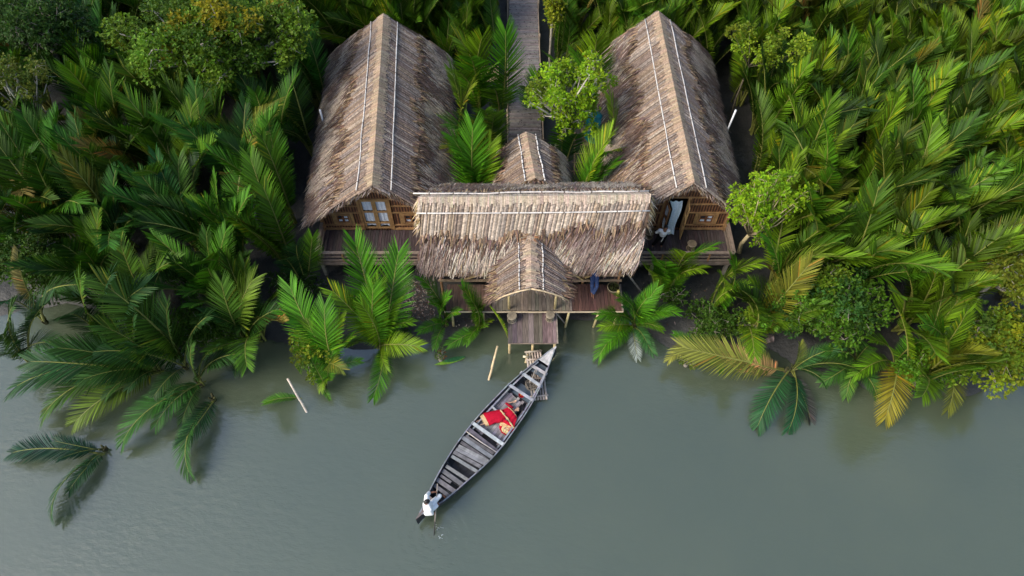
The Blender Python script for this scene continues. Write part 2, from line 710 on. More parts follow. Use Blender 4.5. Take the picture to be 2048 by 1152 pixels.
    # verge fringe on the gable ends
    for e, on in ((0, ends[0]), (1, ends[1])):
        if not on: continue
        out = -u if e == 0 else u
        for q in range(int(Ld / 0.012)):
            tt = rng.random()
            c = pick(0.25)
            r0 = S(e, tt, rng.uniform(-thick * 0.9, 0.05)) - out * rng.uniform(0.0, 0.12)
            dd = (out * rng.uniform(0.3, 0.9) + d * rng.uniform(0.3, 0.9) + V(0, 0, -0.25)).normalized()
            L = rng.uniform(0.12, 0.3)
            wv = d.cross(out).normalized() * 0.018 + d * 0.008
            tip = r0 + dd * L
            mb.poly([r0 - wv, r0 + wv, tip], c)
    return S, n


def ridge_cover(m, S1, S2, L, col, rng, reach=(0.05, 0.11), lift=0.11):
    for i in range(int(L / 0.07)):
        s = (i + 0.5) * 0.07 / L
        ds = 0.031 / L
        c = jit(col, 0.2, rng)
        ap = [(S1(q, 0, 0) + S2(q, 0, 0)) / 2 + V(0, 0, lift) for q in (s - ds, s + ds)]
        l1, l2 = rng.uniform(*reach), rng.uniform(*reach)
        m.poly([ap[0], ap[1], S1(s + ds, l1, 0.075), S1(s - ds, l1, 0.075)], c)
        m.poly([ap[1], ap[0], S2(s - ds, l2, 0.075), S2(s + ds, l2, 0.075)], c)


def pole_on(S, t, col=(0.62, 0.58, 0.54), r=0.027, s0=0.01, s1=0.99, off=0.09, n=10, seed=0):
    rng = random.Random(seed)
    pts = [S(s0 + (s1 - s0) * i / n, t, off + rng.uniform(-0.03, 0.03)) for i in range(n + 1)]
    m = MB()
    m.tube(pts, [r * (1 + 0.12 * math.sin(i * 1.7)) for i in range(n + 1)], 7, col)
    for a, b in zip(pts[:-1], pts[1:]):      # lashings
        q = a.lerp(b, rng.uniform(0.3, 0.7))
        d = (b - a).normalized()
        m.tube([q - d * 0.02, q + d * 0.02], r * 1.35, 7, (0.12, 0.09, 0.07))
    return m


WOOD_Y, WOOD_G = (0.31, 0.18, 0.082), (0.20, 0.155, 0.125)
DECKC = (0.066, 0.050, 0.050)


def plank_deck(mb, x0, x1, y0, y1, z, wdt, col, rng, th=0.04, a=0.25, skip=0.0):
    x = x0
    while x < x1 - 0.02:
        ww = min(wdt * rng.uniform(0.8, 1.25), x1 - x)
        if rng.random() >= skip:
            dz = rng.uniform(-0.004, 0.004)
            mb.box((x + ww / 2, (y0 + y1) / 2 + rng.uniform(-0.02, 0.02), z - th / 2 + dz), (ww - 0.012, y1 - y0, th), None, jit(col, a, rng))
        x += ww


# ------------------------------------------------------------------ houses
ZD = 1.40
YW = 19.45


def window(root, x0, x1, z0, z1, y, seed, open_col=None):
    f = MB()
    fw = 0.07
    for xx in (x0, x1):
        f.box((xx, y - 0.03, (z0 + z1) / 2), (fw, 0.09, z1 - z0 + fw), None, WOOD_Y)
    for zz in (z0, z1):
        f.box(((x0 + x1) / 2, y - 0.028, zz), (x1 - x0 - fw, 0.085, fw), None, WOOD_Y)
    # the outer jamb boards
    for xx in (x0 - 0.11, x1 + 0.11):
        f.box((xx, y - 0.02, (z0 + z1) / 2), (0.13, 0.06, z1 - z0 + 0.16), None, jit((0.34, 0.20, 0.085), 0.12))
    o = f.build('window', M['wood'], root)
    xm = (x0 + x1) / 2
    for a, b in ((x0 + fw / 2, xm), (xm, x1 - fw / 2)):
        s = MB()
        bar = 0.05
        for xx in (a + bar / 2, b - bar / 2):
            s.box((xx, y - 0.035, (z0 + z1) / 2), (bar - 0.01, 0.05, z1 - z0 - fw), None, (0.17, 0.07, 0.028))
        for zz in (z0 + fw / 2 + bar / 2, (z0 + z1) / 2, z1 - fw / 2 - bar / 2):
            s.box(((a + b) / 2, y - 0.036, zz), (b - a - 2 * bar, 0.05, bar - 0.01), None, (0.17, 0.07, 0.028))
        s.build('sash', M['wood'], o, root)
        pn = MB()
        rr = random.Random(seed + int(a * 10))
        for zl, zh in ((z0 + fw, (z0 + z1) / 2 - 0.02), ((z0 + z1) / 2 + 0.02, z1 - fw)):
            cc = (0.55, 0.62, 0.72) if rr.random() < 0.6 else (0.02, 0.03, 0.04)
            pn.poly([(a + bar, y - 0.02, zl), (b - bar, y - 0.02, zl), (b - bar, y - 0.018, zh), (a + bar, y - 0.018, zh)], cc)
        pn.build('pane', M['cloth'], o, root)
    return o


def door_leaf(parent, root, hinge, ang, wdt, z0, z1, col, name='door', panes=True):
    """one leaf of a door; hinge on the wall, swung by ang (0 = along +X)"""
    ca, sa = math.cos(ang), math.sin(ang)
    ex, ey = V(ca, sa, 0), V(-sa, ca, 0)
    rot = Matrix((ex, ey, V(0, 0, 1))).transposed()
    h = Vector(hinge)
    s = MB()
    bar = 0.085
    hz = z1 - z0
    for a in (bar / 2, wdt - bar / 2):
        s.box(h + ex * a + V(0, 0, z0 + hz / 2), (bar, 0.045, hz), rot, jit(col, 0.08))
    for q in (0.03, 0.208, 0.592, 0.97):
        s.box(h + ex * (wdt / 2) + V(0, 0, z0 + hz * q), (wdt - 2 * bar, 0.042, bar), rot, jit(col, 0.08))
    o = s.build(name, M['wood'], parent, root)
    if panes:
        c = MB()
        for q0, q1 in ((0.055, 0.18), (0.235, 0.565), (0.62, 0.95)):
            a, b = bar, wdt - bar
            pts = []
            k = 8
            zl, zh = z0 + hz * q0, z0 + hz * q1
            ein = ey if ey.y > 0 or abs(ey.y) < 0.7 else -ey
            off = ein * 0.05
            for i in range(k):
                xa, xb = a + (b - a) * i / k, a + (b - a) * (i + 1) / k
                ya, yb = 0.012 * math.sin(i * 1.9), 0.012 * math.sin((i + 1) * 1.9)
                lo = 0.09 if q0 < 0.1 else 0
                la, lb = lo * math.sin(math.pi * i / k), lo * math.sin(math.pi * (i + 1) / k)
                c.poly([h + ex * xa + off + ey * ya + V(0, 0, zl + la), h + ex * xb + off + ey * yb + V(0, 0, zl + lb),
                        h + ex * xb + off + ey * yb + V(0, 0, zh), h + ex * xa + off + ey * ya + V(0, 0, zh)], (0.60, 0.66, 0.76))
        c.build('curtain', M['cloth'], o, root)
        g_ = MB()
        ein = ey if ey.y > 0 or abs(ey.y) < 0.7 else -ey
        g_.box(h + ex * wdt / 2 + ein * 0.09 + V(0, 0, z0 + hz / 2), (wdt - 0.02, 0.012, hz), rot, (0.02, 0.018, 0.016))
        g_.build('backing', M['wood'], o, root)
    return o


def railing(root, pts, z, h, rng, gap=0.95, name='railing'):
    m = MB()
    for a, b in zip(pts[:-1], pts[1:]):
        a, b = Vector(a), Vector(b)
        L = (b - a).length
        m.beam(V(a.x, a.y, z + h), V(b.x, b.y, z + h), 0.13, 0.05, col=WOOD_G)
        m.beam(V(a.x, a.y, z + h * 0.52), V(b.x, b.y, z + h * 0.52), 0.05, 0.07, col=jit(WOOD_G, 0.1))
        m.beam(V(a.x, a.y, z + 0.06), V(b.x, b.y, z + 0.06), 0.06, 0.09, col=jit(WOOD_G, 0.1))
    r = m.build(name, M['wood'], root)
    for a, b in zip(pts[:-1], pts[1:]):
        a, b = Vector(a), Vector(b)
        L = (b - a).length
        k = max(1, int(L / gap))
        for i in range(k + 1):
            q = a.lerp(b, i / k)
            mm = MB()
            mm.box(V(q.x, q.y + (0.0), z + h / 2 - 0.03), (0.065, 0.065, h - 0.06), None, jit(WOOD_Y, 0.15))
            mm.build('baluster', M['wood'], r, root)


def gable_wall(mb, x0, x1, xr, y, z0, ze, zr, openings=()):
    """wall with gable, as vertical panels leaving the openings free"""
    cuts = sorted(set([x0, x1, xr] + [o[0] for o in openings] + [o[1] for o in openings]))

    def ztop(x):
        return ze + (zr - ze) * ((x - x0) / (xr - x0) if x < xr else (x1 - x) / (x1 - xr))
    for a, b in zip(cuts[:-1], cuts[1:]):
        segs = [(z0, None)]
        for (oa, ob, oz0, oz1) in openings:
            if oa <= a + 1e-6 and ob >= b - 1e-6:
                segs = ([(z0, oz0)] if oz0 > z0 + 0.02 else []) + [(oz1, None)]
        for lo, hi in segs:
            ta, tb = (ztop(a), ztop(b)) if hi is None else (hi, hi)
            for yy, fl in ((y, 1), (y + 0.06, -1)):
                q = [(a, yy, lo), (b, yy, lo), (b, yy, tb), (a, yy, ta)]
                mb.poly(q if fl > 0 else q[::-1])


def house(name, label, xw0, xw1, xr, xrb, ze, zr, e0x, e1x, e0bx, e1bx, y0, y1, seed, doorspec, wins, deckx, side_rail):
    root = thing(name, (xr, YW, 0.3), label, 'house')
    rng = random.Random(seed)
    # roof
    m = MB()
    RF, RB = V(xr, y0, zr), V(xrb, y1, zr)
    S1, n1 = thatch_slope(m, RF, RB, V(e0bx, y1, ze), V(e0x, y0, ze), 0.10, 0.50, -0.55, seed, sag=0.05)
    S2, n2 = thatch_slope(m, RF, RB, V(e1bx, y1, ze), V(e1x, y0, ze), 0.10, 0.50, -0.55, seed + 1, sag=0.05,
                          mixw=((GREY, 4), (MAUVE, 3), (TAN, 1.5), (PALE, 1), (OCHRE, 0.5)))  # right slope greyer: shade away from the sun put into the thatch colour
    # ridge cover
    ridge_cover(m, S1, S2, y1 - y0, mix(TAN, PALE, 0.25), rng)
    roof = m.build('roof', M['thatch'], root)
    for SS, sd_ in ((S1, 1), (S2, 2)):
        pole_on(SS, 0.19, seed=seed + sd_).build('ridge_pole', M['bamboo'], roof, root, smooth=True)
    # walls
    zt = zr - 0.42
    zs = ze + 0.18
    m = MB()
    ops = [(d[0], d[1], ZD + 0.02, d[2]) for d in doorspec[:1]]
    gable_wall(m, xw0, xw1, xr, YW, ZD - 0.05, zs, zt, ops)
    m.build('wall', M['wall'], root)
    sh = (xrb - xr) * ((y1 - 0.7) - YW) / (y1 - y0)
    for xa, k in ((xw0, 0), (xw1, 1)):
        m = MB()
        m.poly([(xa, YW + 0.065, ZD - 0.05), (xa + sh, y1 - 0.7, ZD - 0.05), (xa + sh, y1 - 0.7, zs), (xa, YW + 0.065, zs)])
        m.build('wall', M['wall'], root)
    m = MB()
    gable_wall(m, xw0 + sh, xw1 + sh, xr + sh, y1 - 0.7, ZD - 0.05, zs, zt)
    m.build('wall', M['wall'], root)
    m = MB()
    m.box(((xw0 + xw1) / 2 + sh / 2, (YW + y1 - 0.7) / 2 + 0.05, ZD - 0.12), (xw1 - xw0, y1 - 0.9 - YW, 0.1), None, (0.03, 0.022, 0.02))
    m.build('floor', M['wood'], root)
    # trim battens on the gable
    m = MB()
    dx0, dx1, dzt = doorspec[0][:3]

    def half(z):
        f = (zt - z) / (zt - zs)
        return xr + (xw0 - xr) * min(1, f), xr + (xw1 - xr) * min(1, f)
    yb = YW - 0.03
    for z in (dzt + 0.06, dzt + 0.55):
        a, b = half(z + 0.1)
        m.box(((a + b) / 2, yb, z), (b - a, 0.06, 0.045), None, jit(WOOD_Y, 0.1))
    for z in (dzt - 0.38, ZD + 1.16, ZD + 0.33, ZD + 0.05):
        a, b = half(z + 0.05)
        a, b = max(a, xw0), min(b, xw1)
        for p, q in ((a, dx0 - 0.13), (dx1 + 0.13, b)):
            if q - p > 0.2:
                m.box(((p + q) / 2, yb, z), (q - p, 0.06, 0.05 if z > ZD + 0.1 else 0.10), None, jit(WOOD_Y, 0.1))
    for x in (dx0 - 0.065, dx1 + 0.065):
        m.box((x, yb - 0.004, (ZD + dzt) / 2 + 0.02), (0.12, 0.07, dzt - ZD), None, jit((0.30, 0.165, 0.07), 0.1))
    for x in (xw0, xw1):
        m.box((x, yb - 0.002, (ZD + zs) / 2), (0.13, 0.1, zs - ZD), None, jit(WOOD_Y, 0.1))
    m.build('trim', M['wood'], root)
    for i, (a, b, c, d) in enumerate(wins):
        window(root, a, b, c, d, YW - 0.012, seed * 3 + i)
    # doors
    for leaf in doorspec[1]:
        door_leaf(root, root, leaf[0], leaf[1], leaf[2], ZD + 0.06, dzt, leaf[3], panes=leaf[4])
    # deck
    m = MB()
    dk0, dk1 = deckx
    yf = 17.62
    plank_deck(m, dk0, dk1, yf + 0.02, YW - 0.08, ZD, 0.13, DECKC, rng)
    m.build('deck', M['plank'], root)
    m = MB()
    m.box(((dk0 + dk1) / 2, yf, ZD - 0.11), (dk1 - dk0 + 0.06, 0.05, 0.16), None, WOOD_G)
    for x in (dk0 - 0.02, dk1 + 0.02):
        m.box((x, (yf + YW) / 2 + 0.03, ZD - 0.11), (0.05, YW - yf - 0.02, 0.15), None, WOOD_G)
    m.build('deck_edge', M['wood'], root)
    rp = [(dk0 + 0.05, YW - 0.15), (dk0 + 0.05, yf + 0.05), (dk1 - 0.03, yf + 0.05)] if side_rail == 'l' else \
         [(dk0 + 0.03, yf + 0.05), (dk1 - 0.05, yf + 0.05), (dk1 - 0.05, YW - 0.15)]
    railing(root, rp, ZD, 0.62, rng)
    for x in np.linspace(dk0 + 0.12, dk1 - 0.12, 4):
        for y in (yf + 0.12, YW - 0.1, 23.0, 28.0):
            m = MB()
            xx = x + (sh * (y - YW) / (y1 - YW) if y > YW else 0)
            m.box((xx, y, 0.55), (0.14, 0.14, 1.5), None, (0.30, 0.27, 0.22))
            m.build('stilt', M['wood'], root)
    return root


DY = (0.35, 0.21, 0.09)
DR = (0.22, 0.10, 0.045)
left_house = house(
    'thatched_house', 'long thatched house beside the left forest with its white curtained door shut',
    -8.33, -2.85, -5.55, -6.22, 2.70, 5.0, -8.72, -2.45, -9.2, -3.35, 18.7, 29.8, 21,
    ((-6.50, -5.32, 3.38), [((-6.50, YW - 0.01, 0), 0.0, 0.585, DY, True), ((-5.32, YW - 0.012, 0), math.pi, 0.585, DY, True)]),
    [(-7.66, -7.08, 1.90, 2.46), (-4.72, -4.08, 1.90, 2.46)], (-8.38, -2.9), 'l')
right_house = house(
    'thatched_house', 'long thatched house beside the right forest with its door standing open',
    4.95, 9.42, 7.22, 7.06, 2.80, 5.15, 4.45, 9.85, 4.55, 9.95, 18.75, 29.8, 43,
    ((6.55, 7.45, 3.50), [((6.53, YW - 0.05, 0), R(-84), 0.60, DR, True), ((7.47, YW - 0.05, 0), R(-97), 0.60, DY, False)]),
    [(8.14, 8.80, 1.90, 2.46), (5.15, 5.75, 1.90, 2.46)], (4.4, 9.5), 'r')
# wind-blown curtain of the open door
m = MB()
k, q = 10, 14
for i in range(k):
    for j in range(q):
        def cp(i, j):
            a, b = i / k, j / q
            return V(6.60 + a * (0.60 + 0.05 * math.sin(b * 6)) - 0.05 * b, YW - 0.12 - 0.32 * b ** 1.6 + 0.035 * math.sin(a * 15 + b * 2), 3.42 - 1.85 * b)
        m.poly([cp(i, j), cp(i + 1, j), cp(i + 1, j + 1), cp(i, j + 1)], (0.66, 0.76, 0.84))
m.build('curtain', M['cloth'], right_house, smooth=True)

# ------------------------------------------------------------------ hall across the front
hall = thing('thatched_hall', (0.9, 17.5, 0.3), 'wide thatched hall joining the two houses, ridge running left to right', 'hall')
m = MB()
RL, RRt = V(-3.62, 17.85, 5.30), V(5.42, 17.95, 5.35)
SF, nF = thatch_slope(m, RL, RRt, V(5.0, 15.98, 3.52), V(-3.5, 15.95, 3.48), 0.12, 0.52, -0.48, 77, sag=0.04,
                      mixw=((TAN, 2.4), (PALE, 8.5), (MAUVE, 2.2), (GREY, 1.6), (OCHRE, 0.8)), strip_w=0.14, blade=(0.4, 0.8), dens=1.15)
SB, nB = thatch_slope(m, RL, RRt, V(4.75, 20.15, 3.55), V(-2.9, 20.1, 3.5), 0.10, 0.30, 0.3, 78, sag=0.04,
                      mixw=((GREY, 3), (PALE, 2.5), (TAN, 2), (OCHRE, 0.6)))
# pale leaf ends folded over the ridge and loose tufts at its two ends
rng = random.Random(8)
ridge_cover(m, SF, SB, 9.0, mix(TAN, PALE, 0.7), rng, (0.05, 0.13))
for i in range(150):
    s = rng.uniform(0.0, 0.99)
    c = jit(rng.choice((PALE, GREY, (0.5, 0.45, 0.38))), 0.2, rng)
    ds = rng.uniform(0.003, 0.006)
    t1 = rng.uniform(0.12, 0.30)
    m.poly([SB(s, 0.0, 0.06), SB(s + ds, 0.0, 0.06), SB(s + ds - 0.012, t1, 0.08), SB(s - 0.012, t1, 0.08)], c)
for e, sx in ((0.0, -1), (1.0, 1)):
    for i in range(90):
        c = jit(rng.choice((PALE, TAN, (0.5, 0.38, 0.2))), 0.25, rng)
        r0 = SF(e, rng.uniform(0, 0.45), rng.uniform(-0.1, 0.06))
        dd = V(sx * rng.uniform(0.1, 0.8), rng.uniform(-0.6, 0.1), -rng.uniform(0.5, 1)).normalized()
        L = rng.uniform(0.2, 0.55)
        mb_w = V(0, 0.022, 0.01)
        m.poly([r0 - mb_w, r0 + mb_w, r0 + dd * L * 0.5 + mb_w, r0 + dd * L * 0.5 - mb_w], c)
        m.poly([r0 + dd * L * 0.5 - mb_w, r0 + dd * L * 0.5 + mb_w, r0 + dd * L + V(0, 0, -0.1)], c)
hroof = m.build('roof', M['thatch'], hall)
for SS, t, s0, off in ((SF, 0.21, -0.012, 0.10), (SB, 0.10, -0.035, 0.12)):
    pole_on(SS, t, (0.66, 0.61, 0.56), 0.029, s0, 1.0, off, seed=int(t * 100)).build('ridge_pole', M['bamboo'], hroof, hall, smooth=True)
ZH, ZP = 1.60, 1.35
m = MB()
plank_deck(m, -3.1, 4.6, 16.6, 19.2, ZH, 0.16, (0.06, 0.045, 0.04), rng)
m.build('floor', M['plank'], hall)
m = MB()
for z, y, hh in ((ZH - 0.05, 16.56, 0.1), (ZH + 0.3, 16.6, 0.09)):
    m.box((0.75, y, z), (7.75, 0.06, hh), None, (0.34, 0.24, 0.15))
m.box((0.75, 16.68, ZH + 0.37), (7.7, 0.36, 0.045), None, (0.30, 0.20, 0.12))
m.build('bench_rail', M['wood'], hall)
for x in (-3.0, -0.6, 2.35, 3.0, 4.5):
    m = MB()
    m.tube([V(x, 16.62, 0.1), V(x, 16.62, 3.55)], 0.055, 8, (0.36, 0.19, 0.09))
    m.build('post', M['wood'], hall)
for a, b in ((V(2.45, 16.52, 2.2), V(3.0, 16.52, ZH + 0.05)), (V(3.05, 16.52, ZH + 0.2), V(4.1, 16.52, 2.6)), (V(-2.0, 16.52, ZH + 0.1), V(-0.6, 16.52, 2.4))):
    m = MB()
    m.beam(a, b, 0.05, 0.08, col=(0.44, 0.31, 0.14))
    m.build('brace', M['wood'], hall)
m = MB()
m.poly([(-3.0, 19.3, ZH), (4.5, 19.3, ZH), (4.5, 19.3, 4.0), (-3.0, 19.3, 4.0)])
for x in (-3.15, 4.62):
    m.poly([(x, 17.0, ZH), (x, 19.3, ZH), (x, 19.3, 4.1), (x, 17.85, 4.9), (x, 17.0, 4.2)])
m.build('wall', M['wall'], hall)

# ------------------------------------------------------------------ front platform
plat = thing('plank_platform', (0.9, 15.8, 0.2), 'plank platform on bamboo stilts in front of the hall', 'platform')
for x0, x1, col, nm in ((-2.75, -0.86, (0.16, 0.10, 0.075), 'reddish left planks'), (-0.84, 2.44, (0.20, 0.165, 0.13), 'grey planks in the middle'),
                        (2.46, 4.56, (0.135, 0.07, 0.055), 'red brown planks at the right end')):
    m = MB()
    plank_deck(m, x0, x1, 15.20, 16.50, ZP, 0.15, col, rng, a=0.22)
    o = m.build('deck', M['plank'], plat)
    o['label'] = nm
m = MB()
m.tube([V(-2.8, 15.15, ZP - 0.02), V(1, 15.14, ZP - 0.03), V(4.6, 15.15, ZP - 0.02)], 0.035, 7, (0.50, 0.40, 0.27))
for x in (2.45, 4.58):
    m.box((x, 15.83, ZP + 0.012), (0.07, 1.34, 0.03), None, (0.25, 0.2, 0.17))
m.build('edge_pole', M['bamboo'], plat, smooth=False)
for x, lean in ((-2.5, 0), (-1.2, 0.03), (-0.1, 0.0), (2.38, -0.12), (3.62, -0.16), (4.42, -0.1)):
    for y in (15.22, 16.3):
        m = MB()
        m.tube([V(x + lean, y - 0.02, -0.45), V(x, y, ZP - 0.06)], [0.055, 0.05], 8, jit((0.50, 0.40, 0.20), 0.12))
        m.build('stilt', M['bamboo'], plat, smooth=True)

# ------------------------------------------------------------------ porch
porch = thing('porch', (0.8, 15.4, ZP), 'small thatched porch gable over the platform facing the river', 'porch')
m = MB()
PA, PB = V(0.72, 14.42, 4.22), V(0.72, 16.75, 4.42)
S1, _ = thatch_slope(m, PA, PB, V(-0.68, 16.4, 3.45), V(-0.62, 14.42, 3.42), 0.10, 0.9, -0.5, 301, thick=0.10, strip_w=0.08, blade=(0.25, 0.45), dens=1.1)
S2, _ = thatch_slope(m, PA, PB, V(2.12, 16.4, 3.45), V(2.16, 14.42, 3.42), 0.10, 0.9, -0.5, 302, thick=0.10, strip_w=0.08, blade=(0.25, 0.45), dens=1.1,
                     mixw=((GREY, 4), (MAUVE, 3), (TAN, 1.5), (PALE, 1)))  # cool shaded side painted into the right slope's thatch mix
for i in range(220):   # tuft where the porch ridge meets the hall roof
    c = jit(rng.choice((PALE, TAN, (0.24, 0.12, 0.06), (0.3, 0.15, 0.07))), 0.3, rng)
    an = rng.uniform(0, 2 * math.pi)
    r0 = V(0.70, 16.7, 4.42) + V(math.cos(an) * 0.12, math.sin(an) * 0.1, 0.0)
    dd = V(math.cos(an), math.sin(an) * 0.9, rng.uniform(-0.25, 0.5)).normalized()
    L = rng.uniform(0.15, 0.45)
    wv = V(-math.sin(an), math.cos(an), 0) * 0.016
    m.poly([r0 - wv, r0 + wv, r0 + dd * L + V(0, 0, -0.05)], c)
ridge_cover(m, S1, S2, 2.3, mix(TAN, PALE, 0.4), rng, (0.08, 0.2), 0.07)
pr = m.build('roof', M['thatch'], porch)
pole_on(S1, 0.27, (0.62, 0.58, 0.54), 0.024, 0.0, 0.92, 0.08, seed=3).build('ridge_pole', M['bamboo'], pr, porch, smooth=True)
pole_on(S2, 0.27, (0.66, 0.62, 0.58), 0.024, 0.0, 0.92, 0.08, seed=4).build('ridge_pole', M['bamboo'], pr, porch, smooth=True)
for SS in (S1, S2):
    m = MB()
    m.tube([SS(-0.02, t, 0.02) for t in (0.0, 0.25, 0.5, 0.75, 1.03)], 0.032, 7, (0.55, 0.42, 0.26))
    m.build('verge_pole', M['bamboo'], pr, porch, smooth=True)
m = MB()
m.beam(V(0.05, 14.72, 3.80), V(1.42, 14.72, 3.80), 0.05, 0.05, col=(0.42, 0.17, 0.06))
m.beam(V(0.72, 14.72, 3.78), V(0.72, 14.72, 4.06), 0.05, 0.05, col=(0.42, 0.17, 0.06))
m.build('tie_beam', M['wood'], porch)
for x in (-0.12, 1.78):
    m = MB()
    m.tube([V(x, 15.3, ZP), V(x, 15.3, 2.2), V(x, 15.3, 3.72 if x < 0.7 else 3.68)], [0.058, 0.054, 0.05], 9, (0.56, 0.44, 0.22))
    m.build('post', M['bamboo'], porch, smooth=True)
    m = MB()
    m.tube([V(x, 16.45, ZP + 0.25), V(x, 16.45, 3.7)], 0.05, 9, (0.5, 0.38, 0.2))
    m.build('post', M['bamboo'], porch, smooth=True)

# ------------------------------------------------------------------ dock
dock = thing('boat_dock', (0.85, 14.55, 0), 'small lower landing dock of purple grey planks with two stools on it', 'dock')
m = MB()
plank_deck(m, -0.17, 1.83, 13.88, 15.35, 1.0, 0.19, (0.155, 0.115, 0.11), random.Random(4), a=0.42)
m.build('deck', M['plank'], dock)
m = MB()
m.box((0.83, 13.9, 0.92), (1.98, 0.06, 0.07), None, (0.28, 0.22, 0.17))
m.box((1.86, 14.6, 0.97), (0.05, 1.48, 0.05), None, (0.32, 0.27, 0.22))
m.build('edge_beam', M['wood'], dock)
for x, y in ((-0.1, 13.95), (0.86, 13.97), (1.76, 13.95), (-0.1, 15.1), (1.76, 15.1)):
    m = MB()
    m.tube([V(x, y, -0.6), V(x, y, 0.95)], [0.06, 0.055], 8, jit((0.55, 0.43, 0.22), 0.1))
    m.build('stilt', M['bamboo'], dock, smooth=True)


def stool(p, label, r=0.20, h=0.36, col=(0.27, 0.225, 0.165)):
    o = thing('wicker_stool', p, label, 'stool', 'wicker stools')
    rg_ = random.Random(int(p[0] * 100))
    m = MB()
    m.lathe(V(p[0], p[1], p[2] + h - 0.055), [(r * 0.9, 0), (r * 1.02, 0.012), (r * 1.03, 0.035), (r * 0.96, 0.052), (r * 0.55, 0.056), (r * 0.1, 0.05)], 24,
            cols=[jit(col, 0.05, rg_), jit(col, 0.05, rg_), mix(col, (0.5, 0.42, 0.3), 0.3), jit(col, 0.05, rg_), mix(col, (0.1, 0.08, 0.05), 0.2), col])
    m.build('seat', M['wood'], o, smooth=False)
    m = MB()
    for k in range(14):
        for sgn in (1, -1):
            a0 = 2 * math.pi * k / 14
            a1 = a0 + sgn * 0.75
            pts = []
            for t in (0, 0.5, 1):
                a = a0 + (a1 - a0) * t
                rr = r * (0.92 - 0.14 * math.sin(math.pi * t))
                pts.append(V(p[0] + rr * math.cos(a), p[1] + rr * math.sin(a), p[2] + 0.01 + t * (h - 0.07)))
            m.tube(pts, 0.011, 5, jit(col, 0.2, rg_))
    m.lathe(V(p[0], p[1], p[2]), [(r * 0.97, 0), (r * 1.0, 0.015), (r * 0.95, 0.03), (r * 0.85, 0.03), (r * 0.85, 0.0)], 24, col)
    m.build('base', M['wood'], o)
    return o


stool(P(1024, 640, 1.0), 'woven stool at the left back corner of the dock')
stool(P(1100, 638, 1.0), 'woven stool at the right back corner of the dock', 0.185)
stool(P(1297, 473, ZD), 'dim woven stool behind the man on the right deck', 0.2, 0.36, (0.16, 0.12, 0.07))
stool(P(1381, 497, ZD), 'woven stool by the right deck railing under the palm frond', 0.2, 0.38, (0.22, 0.17, 0.11))

# planter basket and short bamboo stump on the platform
p = P(1226, 580, ZP)
o = thing('planter_basket', p, 'round dark planter basket on the platform beside the seated person', 'basket')
m = MB()
m.lathe(p, [(0.19, 0.0), (0.26, 0.10), (0.27, 0.22), (0.245, 0.235), (0.235, 0.17), (0.1, 0.16)], 22, cols=[(0.06, 0.045, 0.03), (0.09, 0.07, 0.045), (0.30, 0.25, 0.15), (0.06, 0.05, 0.03), (0.02, 0.018, 0.014), (0.02, 0.018, 0.014)])
m.build('basket', M['wood'], o)
m = MB()
rr = random.Random(6)
for k in range(160):
    an, r_ = rr.uniform(0, 6.28), 0.17 * math.sqrt(rr.random())
    b0 = p + V(math.cos(an) * r_, math.sin(an) * r_, 0.17)
    d0 = V(rr.gauss(0, 0.5), rr.gauss(0, 0.5), 1).normalized()
    wv = V(-math.sin(an), math.cos(an), 0) * 0.02
    m.poly([b0 - wv * 0.3, b0 + d0 * 0.07 + wv, b0 + d0 * 0.15, b0 + d0 * 0.07 - wv], jit((0.06, 0.075, 0.025), 0.4, rr))
m.build('plant', M['leaf'], o)
p = P(1235, 592, ZP)
o = thing('bamboo_stump', p, 'short yellow bamboo stump standing at the right end of the platform', 'post')
m = MB()
m.tube([p, p + V(0, 0, 0.18), p + V(0, 0, 0.19), p + V(0, 0, 0.42)], [0.06, 0.058, 0.066, 0.056], 10, (0.42, 0.36, 0.10))
m.build('stump', M['bamboo'], o, smooth=True)

# ------------------------------------------------------------------ walkway behind
walk = thing('bamboo_walkway', (0.65, 25, 0.3), 'raised walkway of split bamboo running back through the forest', 'walkway')
m = MB()
rw = random.Random(9)
y = 20.0
while y < 47:
    dd = rw.uniform(0.05, 0.075)
    c = jit((0.21, 0.18, 0.17), 0.16, rw)
    xm = rw.uniform(-0.1, 1.5)
    for xa, xb in ((-0.16, xm), (xm + 0.015, 1.46)):
        if xb - xa > 0.1:
            m.box(((xa + xb) / 2 + rw.uniform(-0.02, 0.02), y, 1.36 + rw.uniform(-0.008, 0.008)), (xb - xa, dd - 0.014, 0.03), None, jit(c, 0.22, rw))
    for _ in range(2):   # the dark knots of the canes
        if rw.random() < 0.35:
            m.box((rw.uniform(-0.1, 1.4), y, 1.378), (rw.uniform(0.03, 0.07), dd * 0.7, 0.012), None, (0.035, 0.03, 0.03))
    y += dd
m.build('deck', M['bamboo'], walk)
for x in (-0.22, 1.52):
    m = MB()
    m.tube([V(x + 0.02 * math.sin(i), 20 + i * 3.0, 1.40) for i in range(10)], 0.035, 7, (0.30, 0.23, 0.17))
    m.build('edge_pole', M['bamboo'], walk, smooth=True)
for i in range(9):
    for x in (-0.24, 1.54):
        m = MB()
        m.tube([V(x, 21 + i * 3, 0), V(x, 21 + i * 3, 1.55)], 0.05, 7, (0.28, 0.22, 0.16))
        m.build('stilt', M['bamboo'], walk, smooth=True)

